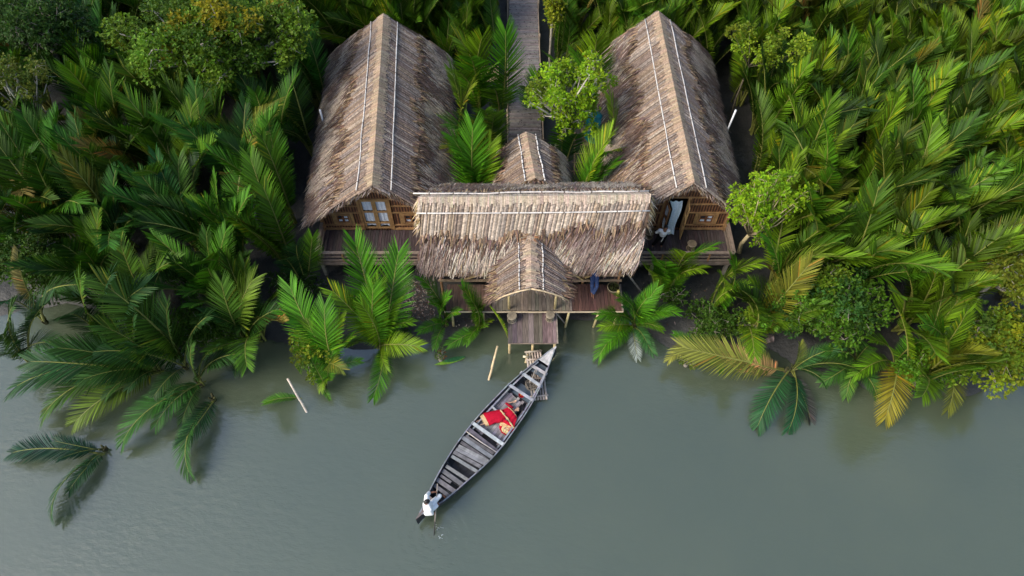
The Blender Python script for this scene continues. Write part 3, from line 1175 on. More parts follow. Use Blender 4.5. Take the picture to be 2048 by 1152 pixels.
gate = thing('thatched_shelter', (0.8, 21.3, 1.3), 'small thatched shelter where the walkway meets the hall', 'shelter')
m = MB()
G0, G1 = V(0.98, 19.9, 4.15), V(0.62, 22.65, 4.15)
S1, _ = thatch_slope(m, G0, G1, V(-0.72, 22.5, 2.85), V(-0.75, 19.9, 2.85), 0.14, 0.7, -0.5, 501, thick=0.14, strip_w=0.09, blade=(0.3, 0.55))
S2, _ = thatch_slope(m, G0, G1, V(2.30, 22.5, 2.85), V(2.55, 19.9, 2.85), 0.14, 0.62, -0.5, 502, thick=0.14, strip_w=0.09, blade=(0.3, 0.55),
                     mixw=((GREY, 4), (MAUVE, 3), (TAN, 1.5), (PALE, 1)))  # greyer mix paints the shade of the slope turned from the sun
ridge_cover(m, S1, S2, 2.7, mix(TAN, PALE, 0.3), rng, (0.08, 0.2), 0.08)
gr = m.build('roof', M['thatch'], gate)
for SS in (S1, S2):
    pole_on(SS, 0.18, (0.66, 0.63, 0.6), 0.03, 0.0, 1.0, 0.09, seed=5).build('ridge_pole', M['bamboo'], gr, gate, smooth=True)
for x in (-0.3, 1.9):
    for y in (20.4, 22.2):
        m = MB()
        m.tube([V(x, y, 0.2), V(x, y, 3.1)], 0.05, 8, (0.34, 0.26, 0.17))
        m.build('post', M['bamboo'], gate, smooth=True)

# little bamboo stand left of the walkway
p = P(980, 150, 1.2)
o = thing('bamboo_rack', (p.x, p.y, 0.2), 'pale bamboo slat rack left of the walkway', 'rack')
m = MB()
for i in range(12):
    m.tube([V(p.x - 0.45 + i * 0.08, p.y - 0.6, 1.25), V(p.x - 0.45 + i * 0.08, p.y + 0.6, 1.3)], 0.022, 6, jit((0.40, 0.30, 0.16), 0.2))
m.build('slats', M['bamboo'], o, smooth=True)
m = MB()
for yy in (-0.5, 0.0, 0.5):
    m.tube([V(p.x - 0.5, p.y + yy, 1.22), V(p.x + 0.5, p.y + yy, 1.24)], 0.028, 6, (0.33, 0.25, 0.14))
for xx in (-0.45, 0.45):
    for yy in (-0.5, 0.5):
        m.tube([V(p.x + xx, p.y + yy, 0.1), V(p.x + xx, p.y + yy, 1.21)], 0.035, 6, (0.33, 0.25, 0.14))
m.build('frame', M['bamboo'], o, smooth=True)

# teal water tank on a stand
p = P(1192, 262, 1.7)
o = thing('water_tank', (p.x, p.y, 0.2), 'round teal plastic water tank half hidden between centre tree and right house', 'water tank')
m = MB()
prof = [(0.5, 0), (0.55, 0.06)]
for i in range(8):
    z = 0.1 + i * 0.13
    prof += [(0.56, z), (0.56, z + 0.08), (0.535, z + 0.095), (0.535, z + 0.12)]
prof += [(0.5, 1.2), (0.3, 1.32), (0.2, 1.34), (0.2, 1.40), (0.05, 1.41)]
m.lathe(V(p.x, p.y, 1.30), prof, 28)
m.build('tank', M['teal'], o, smooth=True)
m = MB()
for xx in (-0.5, 0.5):
    for yy in (-0.45, 0.45):
        m.box((p.x + xx, p.y + yy, 0.7), (0.1, 0.1, 1.1), None, (0.16, 0.11, 0.08))
m.box((p.x, p.y, 1.27), (1.3, 1.2, 0.06), None, (0.16, 0.11, 0.08))
m.build('stand', M['wood'], o)
# timber frame in front of it
p = P(1160, 300, 1.2)
o = thing('timber_ladder', (p.x, p.y, 0.2), 'weathered timber ladder below the teal tank', 'ladder')
m = MB()
for xx in (-0.25, 0.25):
    m.tube([V(p.x + xx, p.y - 0.9, 0.3), V(p.x + xx + 0.03, p.y + 0.9, 1.5)], 0.045, 7, (0.20, 0.14, 0.10))
m.build('rail', M['wood'], o)
for i in range(5):
    m = MB()
    t = (i + 0.5) / 5
    m.tube([V(p.x - 0.38, p.y - 0.9 + 1.8 * t, 0.36 + 1.2 * t), V(p.x + 0.42, p.y - 0.9 + 1.8 * t, 0.38 + 1.2 * t)], 0.03, 6, (0.24, 0.17, 0.12))
    m.build('rung', M['wood'], o)

# white pipes sticking out beside both houses, timber props by the platform
for (a, b, lab) in (((P(647, 246, 2.6)), P(640, 220, 3.6), 'white pipe standing up beside the left house wall'),
                    ((P(1456, 258, 2.5)), P(1472, 220, 3.7), 'white pipe standing up beside the right house wall')):
    m = MB()
    a0 = V(a.x, a.y, 0.1)
    m.tube([a0, a, b], 0.045, 9)
    o = m.build('vent_pipe', M['white'], smooth=True, origin=a0)
    tag(o, lab, 'pipe')
m = MB()
a, b = V(4.75, 16.3, 2.4), P(1282, 583, 0.25)
m.beam(a, b, 0.07, 0.07, col=(0.24, 0.21, 0.19))
tag(m.build('timber_prop', M['wood'], origin=b), 'grey timber prop leaning from the hall corner into the mud', 'prop')
m = MB()
a, b = P(1111, 624, 1.2), P(1129, 645, 0.12)
m.beam(a, b, 0.08, 0.05, col=(0.30, 0.26, 0.23))
tag(m.build('timber_prop', M['wood'], origin=b), 'short grey board slanting to the mud right of the dock', 'prop')

# ------------------------------------------------------------------ bamboo landing raft under the boat
a, b = P(1067, 703, 0.16), P(1079, 797, 0.12)
o = thing('bamboo_raft', (a + b) / 2, 'narrow bamboo raft of lashed canes lying under the boat bow', 'raft')
ax = (b - a).normalized()
pr_ = V(-ax.y, ax.x, 0).normalized()
m = MB()
for i in range(6):
    off = pr_ * (-0.29 + i * 0.115)
    c = jit((0.46, 0.38, 0.33), 0.18, rng)
    pts = [a + off + ax * ((b - a).length * t) for t in np.linspace(-0.02, 1.03, 8)]
    m.tube(pts, [0.045, 0.042, 0.046, 0.042, 0.046, 0.042, 0.045, 0.042], 8, c)
m.build('canes', M['bamboo'], o, smooth=True)
for t in (0.015, 0.19, 0.6, 0.96):
    m = MB()
    q = a + ax * ((b - a).length * t) + V(0, 0, 0.07)
    m.tube([q - pr_ * 0.38, q + pr_ * 0.36], 0.04, 8, jit((0.40, 0.33, 0.27), 0.12, rng))
    m.build('crossbar', M['bamboo'], o, smooth=True)
m = MB()
m.tube([P(1046, 713, 0.28), P(1057, 714, 0.26)], 0.05, 8, (0.60, 0.52, 0.36))
m.tube([P(1056, 708, 0.2), P(1051, 726, 0.1)], 0.05, 8, (0.52, 0.42, 0.24))
m.build('stub', M['bamboo'], o, smooth=True)

for (ua, va, za), (ub, vb), lab in (((995, 692, 1.0), (978, 758), 'bamboo pole standing in the water left of the dock'),
                                    ((575, 757, 1.3), (613, 823), 'pale bamboo pole standing in the water below the left palms')):
    m = MB()
    t_, b_ = P(ua, va, za), P(ub, vb, 0)
    dn = (b_ - t_)
    m.tube([b_ + dn * 0.5, b_, b_ - dn * 0.33 + V(0.012, 0, 0), b_ - dn * 0.34, b_ - dn * 0.66, t_], [0.05, 0.05, 0.046, 0.052, 0.044, 0.042], 9, (0.58, 0.44, 0.26) if ua > 900 else (0.62, 0.53, 0.43))
    tag(m.build('bamboo_pole', M['bamboo'], smooth=True, origin=b_), lab, 'pole', 'bamboo poles in the water')

# ------------------------------------------------------------------ boat
BS, BB = P(832, 1038, 0.85), P(1112, 693, 0.95)
bax = (BB - BS)
bax.z = 0
BL = bax.length
bax.normalize()
bn = V(bax.y, -bax.x, 0)      # to the right of the boat
TT = [0.0, 0.05, 0.09, 0.13, 0.19, 0.25, 0.31, 0.36, 0.41, 0.5, 0.56, 0.65, 0.72, 0.8, 0.88, 0.94, 0.98, 1.0]
WW = [0.012, 0.10, 0.225, 0.345, 0.462, 0.559, 0.645, 0.706, 0.748, 0.769, 0.748, 0.695, 0.633, 0.505, 0.335, 0.18, 0.075, 0.03]
CC = [0.0, -0.01, -0.015, -0.02, -0.035, -0.05, -0.05, -0.045, -0.035, -0.035, -0.045, -0.03, -0.035, -0.03, -0.03, -0.03, -0.02, 0.0]
ZG = [0.85, 0.76, 0.68, 0.62, 0.56, 0.52, 0.49, 0.47, 0.46, 0.46, 0.46, 0.49, 0.53, 0.60, 0.70, 0.80, 0.90, 0.95]


def bl(t, arr):
    return float(np.interp(t, TT, arr))


def bp_(t, side, z, k=1.0):
    """a point in the boat: side -1..1 across the beam at gunwale height"""
    q = BS + bax * (BL * t) + bn * (bl(t, CC) + side * bl(t, WW) * k)
    return V(q.x, q.y, z)


boat = thing('wooden_boat', bp_(0.5, 0, 0), 'long weathered grey wooden rowing boat moored at the dock', 'boat')
hc = (0.030, 0.032, 0.038)
m = MB()
N = 40
sect = [(1.0, 1.0), (0.97, 0.72), (0.88, 0.40), (0.66, 0.12), (0.34, 0.0), (0.0, -0.03)]
prof_full = [(-a, b) for a, b in sect] + [(a, b) for a, b in sect[::-1][1:]]


def hull_pt(t, j, inset=0.0):
    a, b = prof_full[j]
    zg = bl(t, ZG)
    zb = -0.14 + 0.8 * max(0, abs(t - 0.5) - 0.28) ** 1.1 * 2.2
    zb = min(zb, zg - 0.10)
    ww = max(0.02, bl(t, WW) - inset)
    q = BS + bax * (BL * t) + bn * (bl(t, CC) + a * ww)
    zi = max(zb + inset, 0.045) if inset else zb
    return V(q.x, q.y, zi + b * (zg - zi))


for inset, flip in ((0.0, False), (0.035, True)):
    for i in range(N):
        t0, t1 = i / N, (i + 1) / N
        for j in range(len(prof_full) - 1):
            q = [hull_pt(t0, j, inset), hull_pt(t1, j, inset), hull_pt(t1, j + 1, inset), hull_pt(t0, j + 1, inset)]
            m.poly(q[::-1] if flip else q, jit(hc, 0.25, rng))
hull = m.build('hull', M['boatwood'], boat)
for sd_ in (-1, 1):
    m = MB()
    pts = [bp_(t, sd_, bl(t, ZG) + 0.012) - bn * (sd_ * 0.018) for t in np.linspace(0.03, 0.985, 40)]
    for a, b in zip(pts[:-1], pts[1:]):
        m.beam(a, b + (b - a) * 0.02, 0.042, 0.03, col=jit((0.19, 0.20, 0.225), 0.3, rng))
    m.build('gunwale', M['boatwood'], boat)
    m = MB()
    pts = [bp_(t, sd_, bl(t, ZG) - 0.10, 0.80) for t in np.linspace(0.42, 0.90, 24)]
    for a, b in zip(pts[:-1], pts[1:]):
        m.beam(a, b + (b - a) * 0.02, 0.06, 0.035, col=jit((0.24, 0.25, 0.29), 0.25, rng))
    m.build('inner_rail', M['boatwood'], boat)
# bow cover and stern tail
m = MB()
for i in range(10):
    t0, t1 = 0.905 + 0.0095 * i, 0.905 + 0.0095 * (i + 1)
    for s0, s1 in ((-0.92, -0.32), (-0.30, 0.30), (0.32, 0.92)):
        m.poly([bp_(t0, s0, bl(t0, ZG) + 0.012), bp_(t0, s1, bl(t0, ZG) + 0.012), bp_(t1, s1, bl(t1, ZG) + 0.012), bp_(t1, s0, bl(t1, ZG) + 0.012)], jit((0.42, 0.41, 0.41), 0.06, rng))
m.build('bow_deck', M['boatwood'], boat)
m = MB()
for i in range(10):
    t0, t1 = 0.0 + 0.011 * i, 0.011 * (i + 1)
    for s0, s1 in ((-0.98, -0.02), (0.02, 0.98)):
        m.poly([bp_(t0, s0, bl(t0, ZG) + 0.014), bp_(t0, s1, bl(t0, ZG) + 0.014), bp_(t1, s1, bl(t1, ZG) + 0.014), bp_(t1, s0, bl(t1, ZG) + 0.014)], jit((0.20, 0.165, 0.155), 0.15, rng))
m.build('stern_deck', M['boatwood'], boat)
# thwarts
for (ua, va), (ub, vb), z, wd, c in (((1060, 729), (1094, 749), 0.62, 0.12, (0.38, 0.37, 0.37)), ((1041, 744), (1084, 774), 0.53, 0.12, (0.36, 0.38, 0.41)),
                                     ((1016, 768), (1068, 802), 0.48, 0.11, (0.36, 0.38, 0.42)), ((944, 845), (1008, 890), 0.45, 0.13, (0.40, 0.42, 0.44))):
    m = MB()
    m.beam(P(ua, va, z), P(ub, vb, z), wd, 0.045, col=jit(c, 0.08, rng))
    m.build('thwart', M['boatwood'], boat)
m = MB()
m.beam(bp_(0.60, -0.85, 0.37), bp_(0.585, 0.3, 0.37), 0.07, 0.05, col=(0.30, 0.31, 0.33))
m.build('thwart', M['boatwood'], boat)
# ribs
for t in np.linspace(0.14, 0.9, 18):
    m = MB()
    pts = [hull_pt(t, j, 0.05) for j in range(1, len(prof_full) - 1)]
    for a, b in zip(pts[:-1], pts[1:]):
        m.beam(a, b, 0.045, 0.05, up=bax, col=jit((0.085, 0.085, 0.095), 0.3, rng))
    m.build('rib', M['boatwood'], boat)
# lengthwise floor boards where the woman lies
ZF = 0.26
m = MB()
kk = 9
for i in range(kk):
    s0 = -0.84 + i * 1.68 / kk
    s1 = s0 + 1.68 / kk * 0.93
    a0, a1 = 0.475 + rng.uniform(-0.01, 0.01), 0.712 + rng.uniform(-0.01, 0.005)
    if i == 7: a0, a1 = 0.50, 0.60
    dz = rng.uniform(-0.012, 0.012)
    c = jit((0.24, 0.215, 0.225), 0.3, rng)
    nn = 6
    for q in range(nn):
        t0, t1 = a0 + (a1 - a0) * q / nn, a0 + (a1 - a0) * (q + 1) / nn
        K = 0.92 * bl(0.52, WW)
        f = lambda t, s: BS + bax * (BL * t) + bn * (bl(t, CC) + s * min(K, bl(t, WW) * 0.97))
        A, B, C_, D = f(t0, s0), f(t0, s1), f(t1, s1), f(t1, s0)
        for X in (A, B, C_, D): X.z = ZF + dz
        m.poly([A, B, C_, D], jit(c, 0.06, rng))
m.build('floor_boards', M['boatwood'], boat)
# crosswise deck boards toward the stern
for (ua, va), (ub, vb), wd, c in (((937, 858), (994, 903), 0.15, (0.13, 0.12, 0.135)), ((931, 872), (987, 907), 0.11, (0.15, 0.135, 0.14)), ((925, 875), (984, 915), 0.15, (0.24, 0.25, 0.27)),
                                  ((922, 884), (975, 920), 0.12, (0.11, 0.10, 0.105)), ((917, 892), (976, 923), 0.14, (0.25, 0.25, 0.26)), ((912, 898), (971, 928), 0.13, (0.20, 0.195, 0.205)),
                                  ((907, 904), (962, 934), 0.13, (0.19, 0.18, 0.19)), ((903, 912), (954, 943), 0.12, (0.24, 0.235, 0.24)), ((892, 932), (937, 961), 0.12, (0.24, 0.235, 0.24)),
                                  ((885, 941), (927, 971), 0.16, (0.17, 0.16, 0.17)), ((881, 951), (902, 965), 0.10, (0.18, 0.175, 0.18)), ((873, 958), (912, 985), 0.16, (0.20, 0.19, 0.20)),
                                  ((867, 969), (901, 994), 0.13, (0.18, 0.17, 0.18))):
    m = MB()
    z = 0.43 + rng.uniform(-0.012, 0.012)
    m.beam(P(ua, va, z), P(ub, vb, z), wd, 0.03, col=tuple(q * 0.82 for q in jit(c, 0.15, rng)))
    m.build('deck_board', M['boatwood'], boat)
m = MB()
m.tube([P(933, 863, 0.47), P(962, 884, 0.49), P(993, 904, 0.47)], 0.022, 7, (0.42, 0.38, 0.35))
tag(m.build('bamboo_pole', M['bamboo'], smooth=True, origin=bp_(0.405, 0, 0.48)), 'thin pole lying across the boat behind the woman', 'pole')
# bilge water lying in the bow
m = MB()
for t0, t1, z in ((0.722, 0.785, 0.15), (0.85, 0.91, 0.44)):
    nn = 5
    for q in range(nn):
        a, b = t0 + (t1 - t0) * q / nn, t0 + (t1 - t0) * (q + 1) / nn
        m.poly([bp_(a, -0.75, z), bp_(a, 0.75, z), bp_(b, 0.75, z), bp_(b, -0.75, z)], (0.05, 0.06, 0.07))
bw, n_, l_, b_ = new_mat('bilge_water')
b_.inputs['Base Color'].default_value = (0.10, 0.125, 0.15, 1)
b_.inputs['Roughness'].default_value = 0.12
m.build('bilge_water', bw, boat)
# rope heap in the bow
m = MB()
rr = random.Random(3)
ctr = bp_(0.80, 0.12, 0.25)
pts = []
for i in range(120):
    a = i * 0.42
    r_ = 0.16 + 0.09 * math.sin(i * 0.13) + rr.uniform(-0.03, 0.03)
    pts.append(ctr + V(math.cos(a) * r_, math.sin(a) * r_, 0.03 * (i % 7) * 0.5 + rr.uniform(0, 0.03)))
m.tube(pts, 0.014, 5, (0.16, 0.14, 0.115))
tag(m.build('rope', M['bark'], origin=ctr), 'coil of dark rope heaped in the boat bow', 'rope')
m = MB()
pts = [bp_(0.845, 0.0, 0.69), bp_(0.86, -0.12, 0.70), bp_(0.85, -0.2, 0.70), bp_(0.835, -0.1, 0.68), bp_(0.815, 0.02, 0.45), bp_(0.80, -0.1, 0.36)]
m.tube(pts, 0.02, 6, (0.30, 0.26, 0.23))
tag(m.build('rope', M['bark'], origin=pts[0]), 'pale rope end tied over the foremost thwart of the boat', 'rope')
# red bowl
p = P(1043, 792, ZF)
p.z = ZF + 0.02
o = thing('red_bowl', p, 'round red bowl on the boat floor near the woman\'s hand', 'bowl')
m = MB()
m.lathe(p, [(0.06, 0), (0.10, 0.03), (0.125, 0.085), (0.118, 0.09), (0.09, 0.04), (0.02, 0.03)], 26)
m.build('bowl', M['red'], o, smooth=True)
m = MB()
m.ell(p + V(-0.01, 0.01, 0.065), (0.045, 0.035, 0.03), None, 10, 7, (0.35, 0.10, 0.02))
m.ell(p + V(-0.03, 0.03, 0.075), (0.014, 0.022, 0.02), None, 8, 6, (0.6, 0.4, 0.08))
m.build('flower', M['cloth'], o, smooth=True)

# ------------------------------------------------------------------ people
DG = bpy.context.evaluated_depsgraph_get


def capsule(m, a, b, ra, rb, n=10, col=(1, 1, 1)):
    a, b = Vector(a), Vector(b)
    d = b - a
    if d.length < 1e-5: d = V(0, 0, 1e-3)
    d = d.normalized()
    m.tube([a - d * ra, a - d * ra * 0.75, a - d * ra * 0.35, a, b, b + d * rb * 0.35, b + d * rb * 0.75, b + d * rb],
           [ra * 0.12, ra * 0.66, ra * 0.94, ra, rb, rb * 0.94, rb * 0.66, rb * 0.12], n, col)


def remeshed(name, m, voxel, mat, parent, root, col=(1, 1, 1), smooth=3):
    """fuse the overlapping volumes in m to one continuous skin"""
    me = bpy.data.meshes.new('tmp')
    org = ORG[root.name]
    me.from_pydata((np.array(m.v) - np.array(org)).tolist(), [], m.f)
    o = bpy.data.objects.new('tmp', me)
    COL.objects.link(o)
    md = o.modifiers.new('r', 'REMESH')
    md.mode = 'VOXEL'
    md.voxel_size = voxel
    sm = o.modifiers.new('s', 'SMOOTH')
    sm.iterations = smooth
    sm.factor = 0.5
    dg = DG()
    dg.update()
    out = bpy.data.meshes.new_from_object(o.evaluated_get(dg))
    out.name = name
    bpy.data.objects.remove(o)
    out.materials.clear()
    out.materials.append(mat)
    out.polygons.foreach_set('use_smooth', [True] * len(out.polygons))
    ca = out.color_attributes.new('Col', 'FLOAT_COLOR', 'POINT')
    arr = np.ones((len(out.vertices), 4), dtype=np.float32)
    arr[:, :3] = col
    ca.data.foreach_set('color', arr.ravel())
    q = bpy.data.objects.new(name, out)
    COL.objects.link(q)
    q.parent = parent
    return q


def hand(m, wr, d, pn, curl=0.5, thumb=1):
    d, pn = Vector(d).normalized(), Vector(pn)
    pn = (pn - d * pn.dot(d)).normalized()
    s = d.cross(pn) * thumb
    for i, (off, L) in enumerate(((0.030, 0.068), (0.010, 0.078), (-0.011, 0.072), (-0.031, 0.056))):
        k = wr + d * (0.088 - abs(i - 1) * 0.004) + s * off
        capsule(m, wr + s * off * 0.55, k, 0.016, 0.0125, 8)
        d1 = (d * math.cos(curl * 0.9) + pn * math.sin(curl * 0.9) + s * off * 1.5).normalized()
        d2 = (d * math.cos(curl * 1.9) + pn * math.sin(curl * 1.9)).normalized()
        d3 = (d * math.cos(curl * 2.7) + pn * math.sin(curl * 2.7)).normalized()
        a = k + d1 * L * 0.45
        b = a + d2 * L * 0.32
        capsule(m, k, a, 0.0105, 0.0098, 7)
        capsule(m, a, b, 0.0098, 0.009, 7)
        capsule(m, b, b + d3 * L * 0.24, 0.009, 0.0075, 7)
    t0 = wr + d * 0.028 + s * 0.024
    t1 = t0 + (d * 0.6 + s * 0.75 + pn * 0.15).normalized() * 0.036
    t2 = t1 + (d * 0.8 + s * (0.45 - curl * 0.3) + pn * (0.2 + curl * 0.5)).normalized() * 0.030
    capsule(m, t0, t1, 0.015, 0.0115, 8)
    capsule(m, t1, t2, 0.0115, 0.0095, 8)


def head(m, c, fd, hu):
    fd, hu = Vector(fd).normalized(), Vector(hu)
    hu = (hu - fd * hu.dot(fd)).normalized()
    sd = fd.cross(hu)
    rot = Matrix((sd, fd, hu)).transposed()
    m.ell(c + hu * 0.018, (0.074, 0.092, 0.096), rot, 16, 12)
    m.ell(c + fd * 0.026 - hu * 0.058, (0.054, 0.060, 0.056), rot, 14, 10)
    m.ell(c + fd * 0.062 - hu * 0.092, (0.022, 0.020, 0.016), rot, 10, 8)
    m.ell(c + fd * 0.096 - hu * 0.018, (0.014, 0.018, 0.022), rot, 10, 8)
    m.ell(c + fd * 0.084 - hu * 0.060, (0.025, 0.013, 0.010), rot, 10, 8)
    for k in (-1, 1):
        m.ell(c + sd * 0.076 * k - hu * 0.01, (0.010, 0.020, 0.030), rot, 10, 8)
        m.ell(c + sd * 0.036 * k + fd * 0.078 + hu * 0.026, (0.022, 0.010, 0.007), rot, 10, 8)
    return rot, sd, fd, hu


def person(name, loc, label, J, skin, face, hup, hands, hair='short', build=1.0):
    root = thing(name, loc, label, 'person')
    m = MB()
    b = build
    g_ = lambda k: Vector(J[k])
    rot, sd, fd, hu = head(m, g_('head'), face, hup)
    capsule(m, g_('neck'), g_('head') - hu * 0.06, 0.056 * b, 0.050 * b)
    capsule(m, g_('chest'), g_('neck') * 0.75 + g_('chest') * 0.25, 0.115 * b, 0.085 * b, 14)
    capsule(m, g_('chest'), g_('pelvis'), 0.125 * b, 0.115 * b, 14)
    for k in 'LR':
        capsule(m, g_('neck') * 0.6 + g_('chest') * 0.4, g_('sh' + k), 0.07 * b, 0.058 * b)
        capsule(m, g_('chest') * 0.8 + g_('sh' + k) * 0.2, g_('sh' + k) * 0.6 + g_('chest') * 0.4, 0.10 * b, 0.07 * b)
        capsule(m, g_('sh' + k), g_('el' + k), 0.050 * b, 0.039 * b)
        capsule(m, g_('el' + k), g_('wr' + k), 0.039 * b, 0.026 * b)
        capsule(m, g_('pelvis'), g_('hip' + k), 0.105 * b, 0.092 * b, 12)
        capsule(m, g_('hip' + k), g_('kn' + k), 0.085 * b, 0.056 * b, 12)
        capsule(m, g_('kn' + k), g_('an' + k), 0.055 * b, 0.034 * b, 12)
        capsule(m, g_('an' + k), g_('to' + k), 0.036 * b, 0.026 * b)
        hd = hands[k]
        hand(m, g_('wr' + k), hd[0], hd[1], hd[2], hd[3])
    body = remeshed('body', m, 0.0075, M['skin'], root, root, skin, 3)
    # eyes and lips
    e = MB()
    c = g_('head')
    for k in (-1, 1):
        e.ell(c + sd * 0.034 * k + fd * 0.084 + hu * 0.008, (0.014, 0.006, 0.007), rot, 8, 6, (0.65, 0.62, 0.58))
        e.ell(c + sd * 0.034 * k + fd * 0.088 + hu * 0.008, (0.007, 0.005, 0.007), rot, 8, 6, (0.02, 0.012, 0.01))
        e.ell(c + sd * 0.036 * k + fd * 0.086 + hu * 0.030, (0.022, 0.006, 0.004), rot, 8, 6, (0.02, 0.014, 0.012))
    e.ell(c + fd * 0.092 - hu * 0.060, (0.022, 0.008, 0.008), rot, 8, 6, (0.22, 0.06, 0.05))
    e.build('eyes', M['skin'], root, smooth=True)
    h = MB()
    h.ell(c + hu * 0.034 - fd * 0.014, (0.083, 0.098, 0.094), rot, 16, 12)
    h.ell(c + hu * 0.075 + fd * 0.035, (0.066, 0.050, 0.036), rot, 12, 10)
    h.ell(c - fd * 0.055 - hu * 0.035, (0.064, 0.045, 0.065), rot, 12, 10)
    if hair == 'long':
        for i in range(7):
            an = (i - 3) * 0.16
            tip = c + hu * (0.26 - 0.02 * abs(i - 3)) + sd * math.sin(an) * 0.30 - fd * 0.07
            capsule(h, c + hu * 0.06 - fd * 0.03 + sd * math.sin(an) * 0.08, tip, 0.045, 0.022, 8)
    remeshed('hair', h, 0.011, M['hair'], root, root, (1, 1, 1), 2)
    return root


def garment(name, caps, col, root, voxel=0.012, wr=0.0, smooth=3):
    m = MB()
    for c in caps:
        if len(c) == 4:
            capsule(m, c[0], c[1], c[2], c[3], 14)
        else:
            m.ell(c[0], c[1], None, 14, 10)
    return remeshed(name, m, voxel, M['cloth'], root, root, col, smooth)


SKIN = (0.27, 0.13, 0.08)
# man standing on the right deck
fl, fr = P(1306, 491, ZD + 0.05), P(1323, 491, ZD + 0.05)
hd_ = P(1332, 456, ZD + 1.52)
mid = (fl + fr) / 2
ba = V(mid.x, mid.y, ZD)


def up_(z, f):
    q = V(mid.x, mid.y, 0).lerp(V(hd_.x, hd_.y, 0), f)
    return V(q.x, q.y, ZD + z)


J = dict(head=hd_, neck=up_(1.36, 0.9), chest=up_(1.16, 0.78), pelvis=up_(0.90, 0.6))
c_ = J['chest']
J.update(shL=c_ + V(-0.19, 0.02, 0.14), shR=c_ + V(0.19, 0.0, 0.12), elL=c_ + V(-0.29, 0.10, -0.12), elR=c_ + V(0.30, 0.08, -0.13),
         wrL=c_ + V(-0.10, 0.20, -0.26), wrR=c_ + V(0.09, 0.21, -0.24), hipL=J['pelvis'] + V(-0.095, 0, -0.04), hipR=J['pelvis'] + V(0.095, 0, -0.04),
         anL=fl + V(0, 0.03, 0.03), anR=fr + V(0, 0.03, 0.03), toL=fl + V(-0.05, -0.13, -0.02), toR=fr + V(-0.01, -0.14, -0.02))
J['knL'] = (J['hipL'] + J['anL']) / 2 + V(0, -0.03, 0)
J['knR'] = (J['hipR'] + J['anR']) / 2 + V(0, -0.03, 0)
man = person('person', ba, 'man in white shirt and black trousers standing on the right deck, hands behind back', J, SKIN, V(-0.15, -1, 0.25), V(0, 0.1, 1),
             {'L': (V(1, 0.1, -0.2), V(0, 1, 0), 0.3, 1), 'R': (V(-1, 0.1, -0.2), V(0, 1, 0), 0.3, -1)})
garment('shirt', [(J['chest'], J['pelvis'] + V(0, 0, 0.07), 0.155, 0.15), (J['neck'] * 0.55 + J['chest'] * 0.45, J['chest'], 0.10, 0.14)] +
        [q for k in 'LR' for q in ((J['neck'] * 0.5 + J['chest'] * 0.5, J['sh' + k], 0.085, 0.075), (J['chest'], J['sh' + k], 0.12, 0.07),
                                   (J['sh' + k], J['el' + k], 0.068, 0.056), (J['el' + k], J['el' + k] * 0.55 + J['wr' + k] * 0.45, 0.055, 0.05))],
        (0.74, 0.75, 0.78), man)
garment('trousers', [(J['pelvis'] + V(0, 0, 0.06), J['pelvis'] + V(0, 0, -0.06), 0.158, 0.155)] +
        [q for k in 'LR' for q in ((J['pelvis'], J['hip' + k], 0.13, 0.115), (J['hip' + k], J['kn' + k], 0.105, 0.075), (J['kn' + k], J['an' + k], 0.075, 0.062))],
        (0.009, 0.009, 0.011), man)
for k in 'LR':
    garment('shoe', [(J['an' + k] + V(0, 0.03, -0.03), J['to' + k], 0.045, 0.035)], (0.10, 0.09, 0.085), man)
m = MB()
bb = J['pelvis'] + V(0.02, -0.165, 0.07)
m.beam(bb, bb + V(-0.05, -0.012, -0.26), 0.035, 0.012, up=V(0, 1, 0), col=(0.7, 0.7, 0.7))
m.build('shirt_tail', M['cloth'], man)

# person in jeans sitting on the bench at the front of the hall
pc = V(3.43, 16.56, 2.10)
J = dict(pelvis=pc, chest=pc + V(0.0, 0.14, 0.30), neck=pc + V(0, 0.17, 0.50), head=pc + V(0, 0.15, 0.66))
J.update(shL=J['chest'] + V(-0.19, 0, 0.12), shR=J['chest'] + V(0.19, 0, 0.12), elL=J['chest'] + V(-0.27, 0.05, -0.15), elR=J['chest'] + V(0.27, 0.05, -0.15),
         wrL=pc + V(-0.20, -0.08, 0.10), wrR=pc + V(0.20, -0.08, 0.10), hipL=pc + V(-0.09, -0.02, 0), hipR=pc + V(0.09, -0.02, 0),
         knL=V(3.30, 16.02, 2.00), knR=V(3.50, 15.99, 1.97), anL=V(3.34, 16.03, 1.47), anR=V(3.42, 15.96, 1.44), toL=V(3.34, 15.86, 1.40), toR=V(3.40, 15.78, 1.38))
sit = person('person', V(3.42, 16.5, ZP), 'person in blue jeans sitting on the hall bench under the eave, feet on the planks', J, SKIN, V(0, -1, -0.1), V(0, 0, 1),
             {'L': (V(0.3, -1, 0), V(0, 0, -1), 0.35, -1), 'R': (V(-0.3, -1, 0), V(0, 0, -1), 0.35, 1)})
garment('shirt', [(J['chest'], J['pelvis'], 0.15, 0.15), (J['neck'] * 0.5 + J['chest'] * 0.5, J['chest'], 0.10, 0.14)] +
        [q for k in 'LR' for q in ((J['neck'] * 0.5 + J['chest'] * 0.5, J['sh' + k], 0.085, 0.07), (J['sh' + k], J['el' + k], 0.066, 0.056))], (0.05, 0.06, 0.10), sit)
garment('jeans', [(J['pelvis'] + V(0, 0, 0.03), J['pelvis'] + V(0, -0.02, -0.02), 0.15, 0.14)] +
        [q for k in 'LR' for q in ((J['pelvis'], J['hip' + k], 0.12, 0.115), (J['hip' + k], J['kn' + k], 0.108, 0.080), (J['kn' + k], J['an' + k] + V(0, 0, 0.06), 0.080, 0.064))],
        (0.055, 0.085, 0.19), sit)

